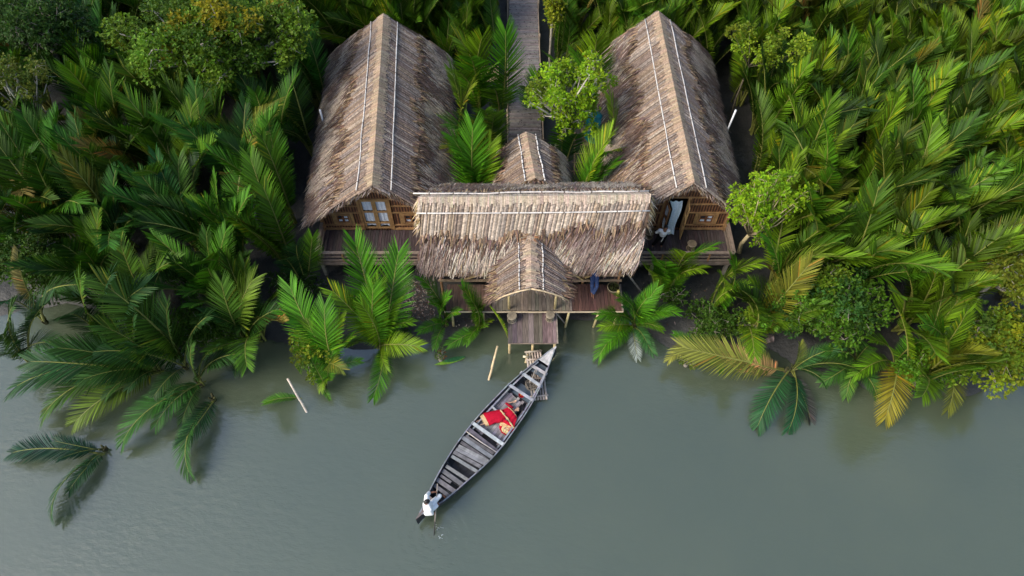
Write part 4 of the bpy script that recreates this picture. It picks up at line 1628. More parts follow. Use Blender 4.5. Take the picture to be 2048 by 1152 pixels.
# woman lying in the boat
pz = lambda u, v, z: P(u, v, z)
J = dict(head=pz(1036, 818.5, 0.42), neck=pz(1028, 822.5, 0.39), chest=pz(1019, 824, 0.40), pelvis=pz(1000, 834, 0.39))
J.update(shL=pz(1024, 815, 0.39), shR=pz(1030, 833, 0.40), elL=pz(1013, 807, 0.40), wrL=pz(1026, 804, 0.37), elR=pz(1028, 850, 0.36), wrR=pz(1016, 858, 0.35),
         hipL=pz(998, 830, 0.38), hipR=pz(1000, 839, 0.38), knL=pz(980, 833, 0.42), knR=pz(984, 842, 0.40), anL=pz(961, 840, 0.33), anR=pz(967, 848, 0.33),
         toL=pz(953, 843, 0.40), toR=pz(961, 850, 0.38))
hu_ = (J['head'] - J['neck'])
woman = person('person', pz(1005, 832, ZF), 'woman in red sari with gold borders lying on the boat floor', J, (0.48, 0.29, 0.20), V(-0.25, -0.05, 1), hu_,
               {'L': ((pz(1031, 802, 0.36) - J['wrL']), V(0, 0, 1), 0.35, 1), 'R': (V(-1, 0.2, 0), V(0, 0, 1), 0.4, -1)}, 'long', 0.92)
RED, GOLD = (0.40, 0.007, 0.026), (0.52, 0.37, 0.20)
garment('blouse', [(J['chest'], J['neck'] * 0.4 + J['chest'] * 0.6, 0.128, 0.115), (J['chest'], J['chest'] * 0.6 + J['pelvis'] * 0.4, 0.125, 0.118)] +
        [q for k in 'LR' for q in ((J['chest'], J['sh' + k], 0.11, 0.062), (J['sh' + k], J['el' + k], 0.062, 0.050))], (0.26, 0.008, 0.02), woman)


def loft(rows, nseg, colf, thick, seed, fold=0.02, closed=True):
    """rows: (left, right, z, height) as photographed; an elliptic cross-section lying on the boards"""
    rg_ = random.Random(seed)
    ph = [rg_.uniform(0, 6.28) for _ in range(4)]
    m_ = MB()
    grid = []
    for i, (lu, lv, ru, rv, z, h_) in enumerate(rows):
        a, b = P(lu, lv, z), P(ru, rv, z)
        cc, hw = (a + b) / 2, (b - a) / 2
        ring = []
        for k in range(nseg):
            th = 2 * math.pi * k / nseg
            f_ = 1 + fold * math.sin(th * 7 + ph[0] + i * 0.2) + fold * 0.7 * math.sin(th * 11 + ph[1] - i * 0.35)
            q = cc + hw * math.cos(th) * f_ + V(0, 0, h_ * math.sin(th) * f_ + (0.012 * math.sin(th * 9 + i * 0.5) if math.sin(th) > 0 else 0))
            q.z = max(q.z, ZF + 0.015)
            ring.append(q)
        grid.append(ring)
    for i in range(len(grid) - 1):
        for k in range(nseg):
            k2 = (k + 1) % nseg
            m_.poly([grid[i][k], grid[i][k2], grid[i + 1][k2], grid[i + 1][k]], colf(i, k))
    return m_, grid


def dens(rows, k):
    out = []
    for a, b in zip(rows[:-1], rows[1:]):
        for i in range(k):
            out.append(tuple(x + (y - x) * i / k for x, y in zip(a, b)))
    out.append(rows[-1])
    return out


sk = dens([(1004, 819, 1012, 838, 0.38, 0.15), (996, 820, 1003, 845, 0.37, 0.17), (982, 823, 991, 846, 0.36, 0.17), (970, 826, 982, 850, 0.35, 0.15), (965, 828, 978, 851, 0.34, 0.13)], 4)
m, _ = loft(sk, 40, lambda i, k: RED, 0.02, 5, 0.022)
m.build('skirt', M['cloth'], woman, smooth=True)
sk2 = dens([(965.2, 828, 978.2, 851, 0.342, 0.134), (957, 831, 972, 852.5, 0.33, 0.12)], 5)
m, _ = loft(sk2, 40, lambda i, k: jit(GOLD, 0.08, rng), 0.02, 5, 0.03)
m.build('skirt_border', M['cloth'], woman, smooth=True)


def sheet(rows, nseg, colf, puff, seed):
    rg_ = random.Random(seed)
    m_ = MB()
    G = []
    for i, (lu, lv, ru, rv, z, zz) in enumerate(rows):
        a, b = P(lu, lv, z), P(ru, rv, zz)
        G.append([a.lerp(b, k / nseg) + V(0, 0, puff * math.sin(math.pi * k / nseg) + 0.016 * math.sin(k * 1.25 + i * 0.45) + 0.008 * math.sin(k * 2.6 - i)) for k in range(nseg + 1)])
    for i in range(len(G) - 1):
        for k in range(nseg):
            m_.poly([G[i][k], G[i + 1][k], G[i + 1][k + 1], G[i][k + 1]], colf(i, k))
    return m_


dr = dens([(1017, 814, 1034, 833, 0.46, 0.46), (1011, 817, 1033, 838, 0.47, 0.46), (1004, 820, 1030, 848, 0.44, 0.42), (1002, 828, 1029, 855, 0.46, 0.38)], 4)
m = sheet(dr, 24, lambda i, k: GOLD if i < 1 else RED, 0.10, 1)
m.build('drape', M['cloth'], woman, smooth=True)
dr = dens([(1008, 838, 1029, 853, 0.42, 0.38), (999, 847, 1027, 860, 0.34, 0.33), (998, 855, 1019, 867, 0.31, 0.31), (1003, 866, 1013, 872, 0.30, 0.30)], 5)
rg2 = random.Random(2)


def palc(i, k):
    if i >= 13: return RED
    if k < 5 and i > 6: return RED
    if 2 < i < 6 and k < 18: return GOLD if (k // 3 + i) % 3 else (0.45, 0.2, 0.08)
    if 8 < i < 13: return jit((0.58, 0.47, 0.24), 0.1, rg2)
    return RED if i < 4 or k > 16 else jit(GOLD, 0.15, rg2)


m = sheet(dr, 22, palc, 0.035, 3)
m.build('drape_end', M['cloth'], woman, smooth=True)
m = MB()
bpts = [P(1001, 819, 0.53), P(1005, 825, 0.575), P(1010, 831, 0.60), P(1016, 838, 0.58), P(1022, 847, 0.50), P(1028, 856, 0.42)]
dn_ = []
for a, b in zip(bpts[:-1], bpts[1:]):
    dn_ += [a.lerp(b, q / 4) for q in range(4)]
dn_.append(bpts[-1])
prev = None
for i, q in enumerate(dn_):
    t_ = (dn_[min(i + 1, len(dn_) - 1)] - dn_[max(i - 1, 0)]).normalized()
    s_ = t_.cross(V(0, 0, 1)).normalized()
    wv_ = 0.028 + 0.008 * math.sin(i * 1.3)
    row_ = [q + s_ * (wv_ * k) + V(0, 0, 0.012 * math.sin(i * 0.9 + k * 2) - 0.02 * abs(k)) for k in (-1, -0.4, 0.4, 1)]
    if prev:
        for k in range(3):
            m.poly([prev[k], row_[k], row_[k + 1], prev[k + 1]], jit(GOLD, 0.08, rg2))
    prev = row_
m.build('drape_border', M['cloth'], woman, smooth=True)

# boatman on the stern
oA, oB = P(874, 983, 1.22), P(868, 1072, -0.05)
od = (oB - oA)
h1, h2 = oA, oA + od * 0.50
J = dict(pelvis=P(857, 1017, 0.96), chest=P(854.5, 1009, 1.26), neck=P(853, 1005, 1.46), head=P(853.5, 1003.5, 1.60))
J.update(shL=P(853.5, 992, 1.38), shR=P(860, 1019, 1.34), elL=P(858, 986, 1.22), elR=P(864, 1027, 1.02),
         wrL=h1 + V(-0.10, -0.02, 0.02), wrR=h2 + V(-0.09, 0.03, 0.04), hipL=P(860, 1010, 0.93), hipR=P(861, 1019, 0.93),
         knL=P(879, 992, 1.02), anL=P(886, 990, 0.60), toL=P(891, 995, 0.53), knR=P(876, 1009, 0.92), anR=P(866, 1014, 0.80), toR=P(863, 1018, 0.78))
rower = person('person', P(857, 1017, 0.80), 'boatman in white sitting on the boat stern holding an oar', J, (0.20, 0.09, 0.055), V(0.75, 0.25, -0.55), V(0.4, 0.1, 0.9),
               {'L': (V(1, 0.1, -0.1), V(0.1, -0.6, -0.7), 1.0, 1), 'R': (V(1, -0.2, -0.3), V(0.1, 0.7, -0.6), 1.0, -1)})
WH = (0.78, 0.79, 0.80)
garment('shirt', [(J['chest'], J['pelvis'] + V(0, 0, -0.02), 0.165, 0.185), (J['neck'] * 0.5 + J['chest'] * 0.5, J['chest'], 0.11, 0.16)] +
        [q for k in 'LR' for q in ((J['neck'] * 0.5 + J['chest'] * 0.5, J['sh' + k], 0.10, 0.08), (J['chest'], J['sh' + k], 0.14, 0.085), (J['sh' + k], J['el' + k], 0.080, 0.070))] +
        [(P(853, 1026, 0.84), P(862, 1026, 0.84), 0.10, 0.09)], WH, rower)
garment('sarong', [(J['pelvis'], J['hipL'], 0.16, 0.13), (J['hipL'], J['knL'], 0.125, 0.085), (J['pelvis'], J['hipR'], 0.15, 0.13), (J['hipR'], J['knR'] * 0.75 + J['hipR'] * 0.25, 0.12, 0.09)], WH, rower)
o = thing('oar', h2, 'thin wooden oar held by the boatman, blade dipping in the water', 'oar')
m = MB()
top = oA - od * 0.17
m.tube([top, oA + od * 0.68], [0.02, 0.026], 8, (0.30, 0.26, 0.23))
m.build('shaft', M['wood'], o, smooth=True)
m = MB()
m.beam(oA + od * 0.66, oB + od * 0.06, 0.09, 0.022, up=V(1, 0, 0.2), col=(0.045, 0.042, 0.04))
m.build('blade', M['wood'], o)
# splash drops at the oar
m = MB()
rr = random.Random(12)
for i in range(26):
    u_, v_ = rr.choice(((876, 1057), (882, 1072), (873, 1052)))
    q = P(u_ + rr.gauss(0, 3), v_ + rr.gauss(0, 3), 0.015)
    m.ell(q, (rr.uniform(0.008, 0.04), rr.uniform(0.006, 0.014), 0.005), None, 7, 5, (0.36, 0.40, 0.40))
tag(m.build('foam', M['cloth'], smooth=True, origin=P(878, 1062, 0.0)), 'white flecks of foam beside the oar blade', 'foam', kind='stuff')

# ------------------------------------------------------------------ nipa palm fronds
FR = []


def frond_mesh(name, seed, bend, dih=0.35, nl=60, lmax=0.92, droop=0.25, gap=0.04, L=5.0, pet=0.22, folded=False, pw=1.5):
    rg_ = random.Random(seed)
    m_ = MB()
    n_ = 40
    pts, tans = [V(0, 0, 0)], []
    for i in range(n_):
        t = (i + 0.5) / n_
        ph = bend * t ** pw
        tans.append(V(math.sin(ph), 0, math.cos(ph)))
        pts.append(pts[-1] + tans[-1] * (L / n_))
    tans.append(tans[-1])

    def at(t):
        x = t * n_
        i = min(n_ - 1, int(x))
        return pts[i].lerp(pts[i + 1], x - i), tans[i].lerp(tans[min(n_, i + 1)], x - i).normalized()
    B = V(0, 1, 0)
    m_.tube([pts[i] for i in range(0, n_ + 1, 2)], [0.050 * (1 - i / n_) ** 0.8 + 0.007 for i in range(0, n_ + 1, 2)], 6, (0.19, 0.20, 0.045), 1, False)
    twist = rg_.uniform(-0.35, 0.35)
    for side in (-1, 1):
        ddih = dih + rg_.uniform(-0.15, 0.15)
        for k in range(nl):
            if rg_.random() < gap: continue
            t = pet + (1 - pet) * (k + rg_.uniform(-0.3, 0.3)) / (nl - 1)
            t = min(0.998, max(pet, t))
            p, T = at(t)
            N = T.cross(B)
            N = -N if N.dot(V(-math.cos(0), 0, 0)) < -2 else N
            N = V(-T.z, 0, T.x)            # towards the inside (upper face) of the arch
            x = (t - pet) / (1 - pet)
            al = R(56 - 34 * x ** 1.3 + rg_.gauss(0, 1.3))
            lp = 0.52 + 0.48 * math.sin(math.pi / 2 * min(1, x / 0.5)) if x < 0.5 else 1.0 - 0.40 * ((x - 0.5) / 0.5) ** 1.6
            ll = lmax * lp * rg_.uniform(0.95, 1.04)
            dh = ddih + twist * x + rg_.gauss(0, 0.035)
            if folded: dh = R(80)
            out = B * (side * math.cos(dh)) + N * math.sin(dh)
            d = (T * math.cos(al) + out * math.sin(al)).normalized()
            wv = (T - d * T.dot(d)).normalized()
            dr_ = droop * 0.35 * rg_.uniform(0.6, 1.4)
            seg = [0.0, 0.35, 0.7, 1.0]
            wd = [0.014, 0.029, 0.022, 0.001]
            wv = (wv + d.cross(wv) * rg_.gauss(0, 0.25)).normalized()
            P_ = []
            q = p.copy()
            dd = d.copy()
            for s_i, s_ in enumerate(seg):
                if s_i:
                    q = q + dd * (ll * (s_ - seg[s_i - 1]))
                    dd = (dd + V(0, 0, -dr_ * (0.5 + s_))).normalized()
                P_.append((q.copy(), wd[s_i]))
            f_ = rg_.choice((rg_.uniform(0.5, 0.8), rg_.uniform(0.9, 1.3)))
            c0 = (f_ * 1.02, f_, f_ * 0.95)
            if rg_.random() < 0.03: c0 = (f_ * 2.4, f_ * 1.25, f_ * 1.2)
            for s_i in range(3):
                (a, wa), (b, wb) = P_[s_i], P_[s_i + 1]
                br = 1 + 0.10 * s_i
                m_.poly([a - wv * wa, a + wv * wa, b + wv * wb, b - wv * wb], tuple(x_ * br for x_ in c0))
    me_o = m_.build(name, [M['frond'], M['midrib']], smooth=False)
    me = me_o.data
    bpy.data.objects.remove(me_o)
    return me, pts[-1].copy()


_spec = [(0.35, .30, .12), (0.55, .20, .2), (0.55, .45, .2), (0.8, .25, .25), (0.8, .5, .3), (1.05, .2, .25), (1.05, .4, .3), (1.3, .3, .3), (1.3, .1, .35), (1.6, .3, .35), (1.95, .25, .4), (0.7, .8, .3), (1.1, .75, .35)]
for i, (b_1, d_1, r_1) in enumerate(_spec):
    FR.append(frond_mesh('frond', 100 + i, b_1, d_1, droop=r_1, gap=0.02 + 0.05 * (i % 3 == 2), lmax=0.94 + 0.11 * (i % 3)) + (b_1,))
FRW = []
for i, (b_1, d_1, r_1) in enumerate(_spec):
    FRW.append(frond_mesh('frond', 200 + i, b_1, d_1 * 0.7, droop=r_1, gap=0.02, lmax=1.36, pet=0.15) + (b_1,))
FOLD = frond_mesh('frond', 300, 0.35, folded=True, droop=0.05, lmax=0.6) + (0.35,)


def place(parent, base, me, S, Rm, color):
    o = bpy.data.objects.new('frond', me)
    o.parent = parent
    o.matrix_local = Matrix.Translation(Vector(base) - ORG[parent.name]) @ Rm.to_4x4() @ Matrix.Scale(S, 4)
    o.color = (*color, 1)
    COL.objects.link(o)
    return o


def frond_to(parent, base, tip, bend, roll=0.0, color=(0.07, 0.14, 0.02), seed=0, wide=1.0, tpl=None):
    base, tip = Vector(base), Vector(tip)
    D = tip - base
    if tpl is None:
        c = sorted(range(len(FRW)), key=lambda i: abs(FRW[i][2] - bend))
        tpl = FRW[c[seed % 2]]
    me, tp, _ = tpl
    az = math.atan2(D.y, D.x)
    el_t = math.atan2(tp.z, tp.x)
    el = math.atan2(D.z, math.hypot(D.x, D.y))
    Rm = Matrix.Rotation(az, 3, 'Z') @ Matrix.Rotation(el_t - el, 3, 'Y')
    if roll:
        Rm = Matrix.Rotation(roll, 3, D.normalized()) @ Rm
    o = place(parent, base, me, 0.90 * D.length / tp.length, Rm, color)
    return o


def lerp3(a, b, t):
    return tuple(x + (y - x) * t for x, y in zip(a, b))


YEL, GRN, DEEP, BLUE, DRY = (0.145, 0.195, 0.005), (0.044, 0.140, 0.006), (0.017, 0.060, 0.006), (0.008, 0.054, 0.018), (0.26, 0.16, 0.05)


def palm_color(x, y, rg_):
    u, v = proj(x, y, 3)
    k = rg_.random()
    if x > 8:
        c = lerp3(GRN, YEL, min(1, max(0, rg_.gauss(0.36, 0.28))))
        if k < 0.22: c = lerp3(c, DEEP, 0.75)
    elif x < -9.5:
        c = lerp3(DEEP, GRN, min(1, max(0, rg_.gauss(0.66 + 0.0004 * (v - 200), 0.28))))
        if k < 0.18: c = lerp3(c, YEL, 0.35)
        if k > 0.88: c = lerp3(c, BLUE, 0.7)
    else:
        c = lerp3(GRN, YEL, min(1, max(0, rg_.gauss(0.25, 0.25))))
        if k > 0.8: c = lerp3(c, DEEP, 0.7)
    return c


PALMS = []
FP = [(4.0, 11.0, 15.5, 21.5), (-2.1, 4.0, 20, 31), (-9.6, -2.0, 16.6, 30.3), (4.0, 10.7, 16.6, 30.3), (-4.4, 5.8, 13.5, 20.8), (-0.75, 2.0, 19, 60), (-1.3, 3.0, 19, 23.3)]


def blocked(x, y, pad=0.0):
    return any(a - pad < x < b + pad and c - pad < y < d + pad for a, b, c, d in FP)


def palm_random(x, y, rg_, nfr=None, hscale=1.0):
    z = max(ground_z(x, y), -0.1)
    root = thing('nipa_palm', (x, y, z), None, 'palm', 'nipa palms of the forest')
    base_c = palm_color(x, y, rg_)
    n_ = nfr or rg_.choice((9, 10, 10, 11, 12))
    az0 = rg_.uniform(0, 6.28)
    cnt = 0
    for i in range(n_):
        az = az0 + i * 2.4 + rg_.uniform(-0.4, 0.4)
        tilt = R(rg_.uniform(0, 9) if i < 4 else rg_.uniform(4, 22) if i < 9 else rg_.uniform(12, 32))
        me, tp, b_1 = FR[rg_.choices(range(len(FR)), [3.2, 3.2, 3, 2.2, 2, 1.2, 1.0, 0.5, 0.4, 0.25, 0.1, 1.0, 0.5])[0]]
        S_ = rg_.uniform(0.80, 1.17) * hscale
        Rm = Matrix.Rotation(az, 3, 'Z') @ Matrix.Rotation(tilt, 3, 'Y') @ Matrix.Rotation(rg_.uniform(-1.1, 1.1) if i > 2 else rg_.uniform(-3, 3), 3, 'Z')
        tip = V(x, y, z) + Rm @ (tp * S_)
        m2 = V(x, y, z) + Rm @ (tp * S_ * 0.6)
        if blocked(tip.x, tip.y, 0.05) or blocked(m2.x, m2.y, 0.15):
            continue
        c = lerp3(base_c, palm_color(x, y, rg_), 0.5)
        k_ = rg_.choice((0.42, 0.6, 0.95, 1.1, 1.28, 1.28))  # random frond tone; dark ones paint in the contrast of shaded gaps
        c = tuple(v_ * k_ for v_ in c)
        q = rg_.random()
        if q < 0.014: c = lerp3(c, DRY, 0.7)
        elif q < 0.05: c = lerp3(c, (0.20, 0.19, 0.02), 0.6)
        off = V(rg_.gauss(0, 0.16), rg_.gauss(0, 0.16), 0)
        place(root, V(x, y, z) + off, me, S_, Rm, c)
        cnt += 1
    PALMS.append(root)
    return root


rgp = random.Random(2024)
pts_p = []
open_mud = [(-8.6, -3.2, 14.0, 17.7), (5.0, 9.9, 13.0, 17.3), (-9.9, -1.2, 10, 17.3)]
BUSHZ = []
for u, v, z, r_ in ((1655, 612, 2.2, 2.7), (1985, 690, 2.0, 2.6), (2015, 535, 4.0, 1.1), (62, 515, 2.2, 2.0), (400, 655, 1.2, 1.6), (365, 545, 2.4, 1.1), (28, 185, 5.0, 1.6),
                    (445, 60, 6.0, 2.6), (75, 55, 5.5, 2.4), (1508, 102, 5.0, 1.2), (585, 560, 0.8, 1.0), (80, 610, 0.5, 1.5)):
    q = P(u, v, z)
    BUSHZ.append((q.x, q.y - 1.1, r_, r_ * 0.6 + 1.2))
tries = 0
cand = []
while tries < 60000 and len(pts_p) < 292:
    tries += 1
    y = rgp.uniform(12.5, 47)
    hw = 0.70 * (y * cT + (H - 2) * sT) / 1.0 * 1.02 + 1.0
    x = rgp.uniform(-hw, hw)
    if y < shore_y(x) + rgp.uniform(-0.3, 0.6): continue
    if blocked(x, y, 0.25): continue
    if any(a < x < b and c < y < d for a, b, c, d in open_mud): continue
    if any(((x - a) / c) ** 2 + ((y - b) / d) ** 2 < 1 for a, b, c, d in BUSHZ): continue
    if (17 < x < 24 and y < 15.8) or (11 < x < 15.8 and y < 16.4): continue
    if (x - 4.0) ** 2 + (y - 24.6) ** 2 < 0.9: continue
    dmin = 1.72 if x > 8 else 1.85 if x < -9 else 1.35
    if y > 36: dmin *= 1.12
    if any((x - a) ** 2 + (y - b) ** 2 < dmin * dmin for a, b in pts_p): continue
    pts_p.append((x, y))
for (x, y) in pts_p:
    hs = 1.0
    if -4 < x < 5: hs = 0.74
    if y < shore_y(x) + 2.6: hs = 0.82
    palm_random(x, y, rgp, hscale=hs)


def palm_at(base, tips, label, cols=None, seed=0, stem=True, group='nipa palms along the water edge'):
    b = P(*base)
    root = thing('nipa_palm', b, label, 'palm', group)
    rg_ = random.Random(seed + 50)
    for i, t in enumerate(tips):
        u, v, z, bend = t[:4]
        if z > 1.3: z *= 1.22
        roll = t[4] if len(t) > 4 and t[4] is not None else rg_.uniform(-0.4, 0.4)
        c = t[5] if len(t) > 5 else jit(lerp3(cols[0], cols[1], rg_.random()) if cols else lerp3(GRN, DEEP, rg_.random() * 0.6), 0.12, rg_)
        off = V(rg_.gauss(0, 0.07), rg_.gauss(0, 0.07), 0)
        frond_to(root, b + off, P(u, v, z), bend, roll, c, seed + i, tpl=t[6] if len(t) > 6 else None)
    if stem:
        m_ = MB()
        for i in range(4):
            a = i * 1.6 + seed
            d_ = V(math.cos(a), math.sin(a), 2.2).normalized()
            m_.tube([b + V(0, 0, -0.3), b + d_ * 0.15, b + d_ * rg_.uniform(0.22, 0.4)], [0.07, 0.055, 0.03], 6, jit((0.06, 0.06, 0.025), 0.3, rg_))
        m_.build('stem', M['bark'], root)
    return root


FG, FGY = (0.058, 0.190, 0.007), (0.13, 0.23, 0.008)
CA = (FG, FGY)
palm_at((762, 695, 0.15), [(704, 462, 4.3, 0.55, 0.2, FG), (655, 570, 3.2, 0.8), (800, 580, 2.6, 0.8), (828, 640, 1.9, 1.05), (690, 690, 1.6, 0.8), (775, 745, 0.7, 1.3), (800, 484, 3.8, 0.8, 0.5, FG), (757, 552, 3.3, 0.55, -0.2), (846, 692, 1.6, 1.3, 0.5, FGY), (745, 805, 0.35, 1.3, -0.5, FG),
                           (720, 600, 3.0, 0.8), (690, 590, 2.6, 0.8), (775, 640, 2.0, 0.55), (745, 560, 3.6, 0.55)], 'bright tall palm rising in front of the left house deck', CA, 1)
palm_at((672, 735, 0.1), [(560, 610, 2.9, 1.05), (590, 690, 1.8, 1.05), (705, 665, 2.0, 0.8), (638, 785, 0.5, 1.3), (570, 556, 3.4, 1.05, -0.3, FG), (646, 596, 3.2, 1.05, 0.1, FG), (686, 738, 1.6, 1.6, 0.3, (0.12, 0.16, 0.02)), (725, 720, 1.0, 1.3, 0.3, FG), (622, 660, 2.2, 0.8), (600, 610, 2.8, 1.05), (680, 620, 2.6, 0.55)],
        'palm with arching fronds at the water edge left of the tall one', CA, 2)
palm_at((610, 792, 0.02), [(522, 806, 0.35, 0.8, 0.2, FG)], 'single frond lying on the water behind the pale bamboo pole', CA, 3, stem=False)
palm_at((650, 775, 0.05), [(668, 690, 1.6, 0.55, None, FG), (612, 700, 1.7, 0.55, None, FG), (660, 800, 0.3, 1.3, None, FG)], 'small palm below the yellow green bush at the water', CA, 4)
palm_at((893, 650, 0.15), [(860, 600, 2.2, 0.8), (918, 620, 1.8, 0.8), (868, 700, 0.5, 1.3), (838, 545, 2.8, 0.55, 0.3, FG), (898, 586, 2.2, 0.8, 0.2, FG), (868, 640, 1.4, 0.8, None, FG), (832, 664, 1.0, 1.05, -0.3, FG)],
        'lower left palm of the pair in front of the hall', (FG, FG), 5)
palm_at((957, 660, 0.05), [(975, 650, 1.0, 1.05), (930, 690, 0.6, 1.3), (935, 585, 2.4, 0.8), (922, 566, 2.6, 0.55, 0.2, FG), (890, 694, 0.6, 1.3, -0.4, FG), (965, 610, 1.7, 0.8, None, (0.10, 0.19, 0.012)), (985, 640, 1.3, 0.8, None, FGY), (945, 600, 2.0, 0.55)],
        'palm with folded side frond just left of the dock', CA, 6)
palm_at((1015, 684, 0.05), [(976, 606, 1.9, 0.35, 0.0, FGY, FOLD)], 'single narrow folded frond leaning from the dock corner', CA, 7, stem=False)
palm_at((1268, 650, 0.1), [(1236, 590, 2.2, 0.8, None, FG), (1318, 568, 2.3, 0.8, None, FG), (1362, 622, 1.6, 1.05, None, FG), (1310, 712, 0.6, 1.6, None, (0.04, 0.13, 0.03)), (1190, 720, 0.35, 1.3, None, FG), (1192, 628, 1.4, 1.05, None, FG), (1246, 606, 1.9, 0.8, None, (0.04, 0.13, 0.03)), (1304, 582, 2.0, 1.05, None, FG), (1340, 624, 1.5, 0.8, None, FG), (1298, 690, 0.9, 1.6, None, (0.04, 0.13, 0.03)),
                           (1204, 702, 0.5, 1.3, None, FG), (1214, 630, 1.4, 0.8, None, FG), (1196, 655, 1.0, 1.05), (1330, 660, 0.9, 1.3), (1276, 722, 0.15, 1.05, None, (0.22, 0.26, 0.25))],
        'fan shaped blue green palm in the water right of the platform', CA, 8)
palm_at((1312, 596, 0.2), [(1306, 500, 3.2, 0.35, 0.1, FG), (1334, 515, 3.1, 0.55, None, FG), (1290, 530, 2.5, 0.55), (1318, 545, 2.4, 0.8)], 'upright palm at the right end of the platform', CA, 9)
palm_at((1338, 596, 0.2), [(1432, 482, 3.6, 0.8, -0.5, FG), (1378, 495, 3.5, 0.8, -0.2, FGY), (1362, 545, 2.4, 1.05), (1410, 530, 2.8, 1.05)], 'palm arching over the right deck railing', CA, 10)
palm_at((1425, 618, 0.2), [(1526, 516, 3.2, 1.05, -0.6, FGY), (1470, 510, 3.5, 0.8, -0.3, FG), (1445, 545, 2.6, 0.8), (1500, 565, 2.4, 1.05)], 'pale frond palm reaching right below the right deck corner', CA, 11)
palm_at((1540, 632, 0.2), [(1536, 456, 4.6, 0.55, 0.0, FG), (1540, 528, 3.0, 0.8, 0.6, (0.20, 0.16, 0.02)), (1652, 492, 4.2, 1.05, -0.4, (0.11, 0.17, 0.015)), (1500, 560, 2.8, 0.55)],
        'tall palm with rusty midribs on the bare mud right of the right house', CA, 12)
palm_at((1398, 700, 0.15), [(1332, 722, 0.9, 1.6, 0.3, (0.26, 0.27, 0.05)), (1446, 748, 0.35, 1.6, -0.3, FG), (1345, 665, 1.2, 0.8, None, FG), (1425, 730, 0.5, 1.3)],
        'low palm with one pale yellow frond over the right mud edge', CA, 13)
palm_at((1574, 742, 0.2), [(1430, 692, 1.1, 1.05, -0.9, (0.34, 0.22, 0.09)), (1345, 690, 1.2, 0.8, -0.6, (0.16, 0.18, 0.03))], 'palm with a dead brown frond hanging over the water', CA, 14)
palm_at((1585, 738, 0.2), [(1508, 865, 0.2, 1.05, 0.3, (0.02, 0.085, 0.028)), (1577, 872, 0.15, 1.05, -0.3, (0.018, 0.08, 0.03)), (1625, 850, 0.03, 0.55, 0, (0.03, 0.03, 0.03)), (1688, 690, 1.6, 1.05, None, (0.035, 0.11, 0.03)),
                           (1602, 682, 1.8, 0.55, None, (0.16, 0.20, 0.03)), (1745, 748, 0.9, 1.3, -0.4, (0.05, 0.12, 0.02)), (1660, 775, 0.5, 1.3)],
        'palm dipping two dark fronds into the river on the right', ((0.03, 0.10, 0.02), (0.05, 0.13, 0.02)), 15)
palm_at((1708, 722, 0.2), [(1640, 768, 0.6, 1.3), (1760, 800, 0.35, 1.6), (1690, 650, 2.2, 0.55), (1745, 690, 1.8, 1.05), (1645, 700, 1.6, 1.05), (1690, 800, 0.3, 1.6)], 'low dark palm on the river bank between big bush and yellow frond', ((0.03, 0.10, 0.012), (0.05, 0.13, 0.012)), 37)
palm_at((1790, 728, 0.2), [(1768, 850, 0.5, 1.95, 0.2, (0.19, 0.17, 0.015)), (1860, 682, 2.6, 1.05, None, FG), (1843, 755, 1.2, 1.6, None, FG), (1738, 675, 2.0, 0.8), (1700, 755, 1.0, 1.3)],
        'palm with a yellow frond curving down to the right river', CA, 16)
palm_at((1880, 720, 0.2), [(1898, 830, 0.5, 1.6, -0.2, (0.13, 0.15, 0.02)), (1935, 700, 2.4, 1.05), (1850, 640, 3.2, 0.8), (1900, 770, 1.0, 1.6), (1960, 640, 3, .8)], 'palm with an olive frond hanging to the water near the right edge', CA, 17)
LD = ((0.016, 0.058, 0.016), (0.035, 0.095, 0.014))
palm_at((212, 900, 0.0), [(4, 905, 0.45, 0.8, 0.2, (0.012, 0.05, 0.028)), (90, 1046, 0.4, 1.3, 0.8, (0.02, 0.08, 0.02)), (100, 880, 0.9, 0.8, None, (0.012, 0.05, 0.025)), (130, 990, 0.5, 1.05, None, (0.018, 0.07, 0.02)), (110, 920, 0.9, 0.55, None, (0.012, 0.05, 0.025)), (160, 955, 0.5, 1.05, None, (0.012, 0.05, 0.025))],
        'half sunk palm sprawling on the water at the lower left', LD, 18)
palm_at((428, 800, 0.05), [(372, 962, 0.35, 1.6, 0.6, (0.025, 0.09, 0.016)), (352, 902, 0.5, 1.6, -0.6, (0.02, 0.07, 0.02))], 'frond curving down into the river right of the left thicket', LD, 19)
palm_at((402, 770, 0.1), [(228, 896, 0.5, 1.3, 0.2, (0.03, 0.11, 0.016)), (300, 860, 0.7, 1.3, None, (0.03, 0.11, 0.016)), (360, 850, 0.5, 1.3), (500, 700, 2.0, 1.05), (430, 690, 2.2, .8), (330, 790, 1.2, 1.3), (380, 680, 2.6, .55)],
        'palm leaning over the river under the left thicket', LD, 20)
palm_at((318, 742, 0.1), [(62, 838, 0.8, 1.3, 0.3, (0.04, 0.10, 0.014)), (130, 856, 0.7, 1.3, -0.2, (0.09, 0.15, 0.014)), (0, 775, 1.4, 1.05, None, (0.02, 0.07, 0.02)), (190, 640, 3.6, 0.8, None, (0.05, 0.12, 0.014)),
                          (30, 720, 2.2, 1.05, None, (0.02, 0.075, 0.02)), (200, 800, 1.2, 1.3), (90, 690, 3.0, .8), (150, 760, 1.8, 1.05), (250, 780, 1.2, 1.3), (260, 620, 3.6, .55)], 'long fronded palm pointing left at the lower left shore', LD, 21)
palm_at((372, 735, 0.1), [(182, 545, 4.6, 0.8, 0.2, (0.06, 0.13, 0.012)), (215, 600, 3.8, 1.05, None, (0.06, 0.13, 0.012)), (250, 690, 2.6, 1.05), (330, 590, 3.6, 0.55), (420, 620, 3.2, 0.55), (160, 700, 2.4, 1.05), (300, 800, 1.0, 1.6)],
        'big palm with broad fronds above the left river bend', LD, 22)
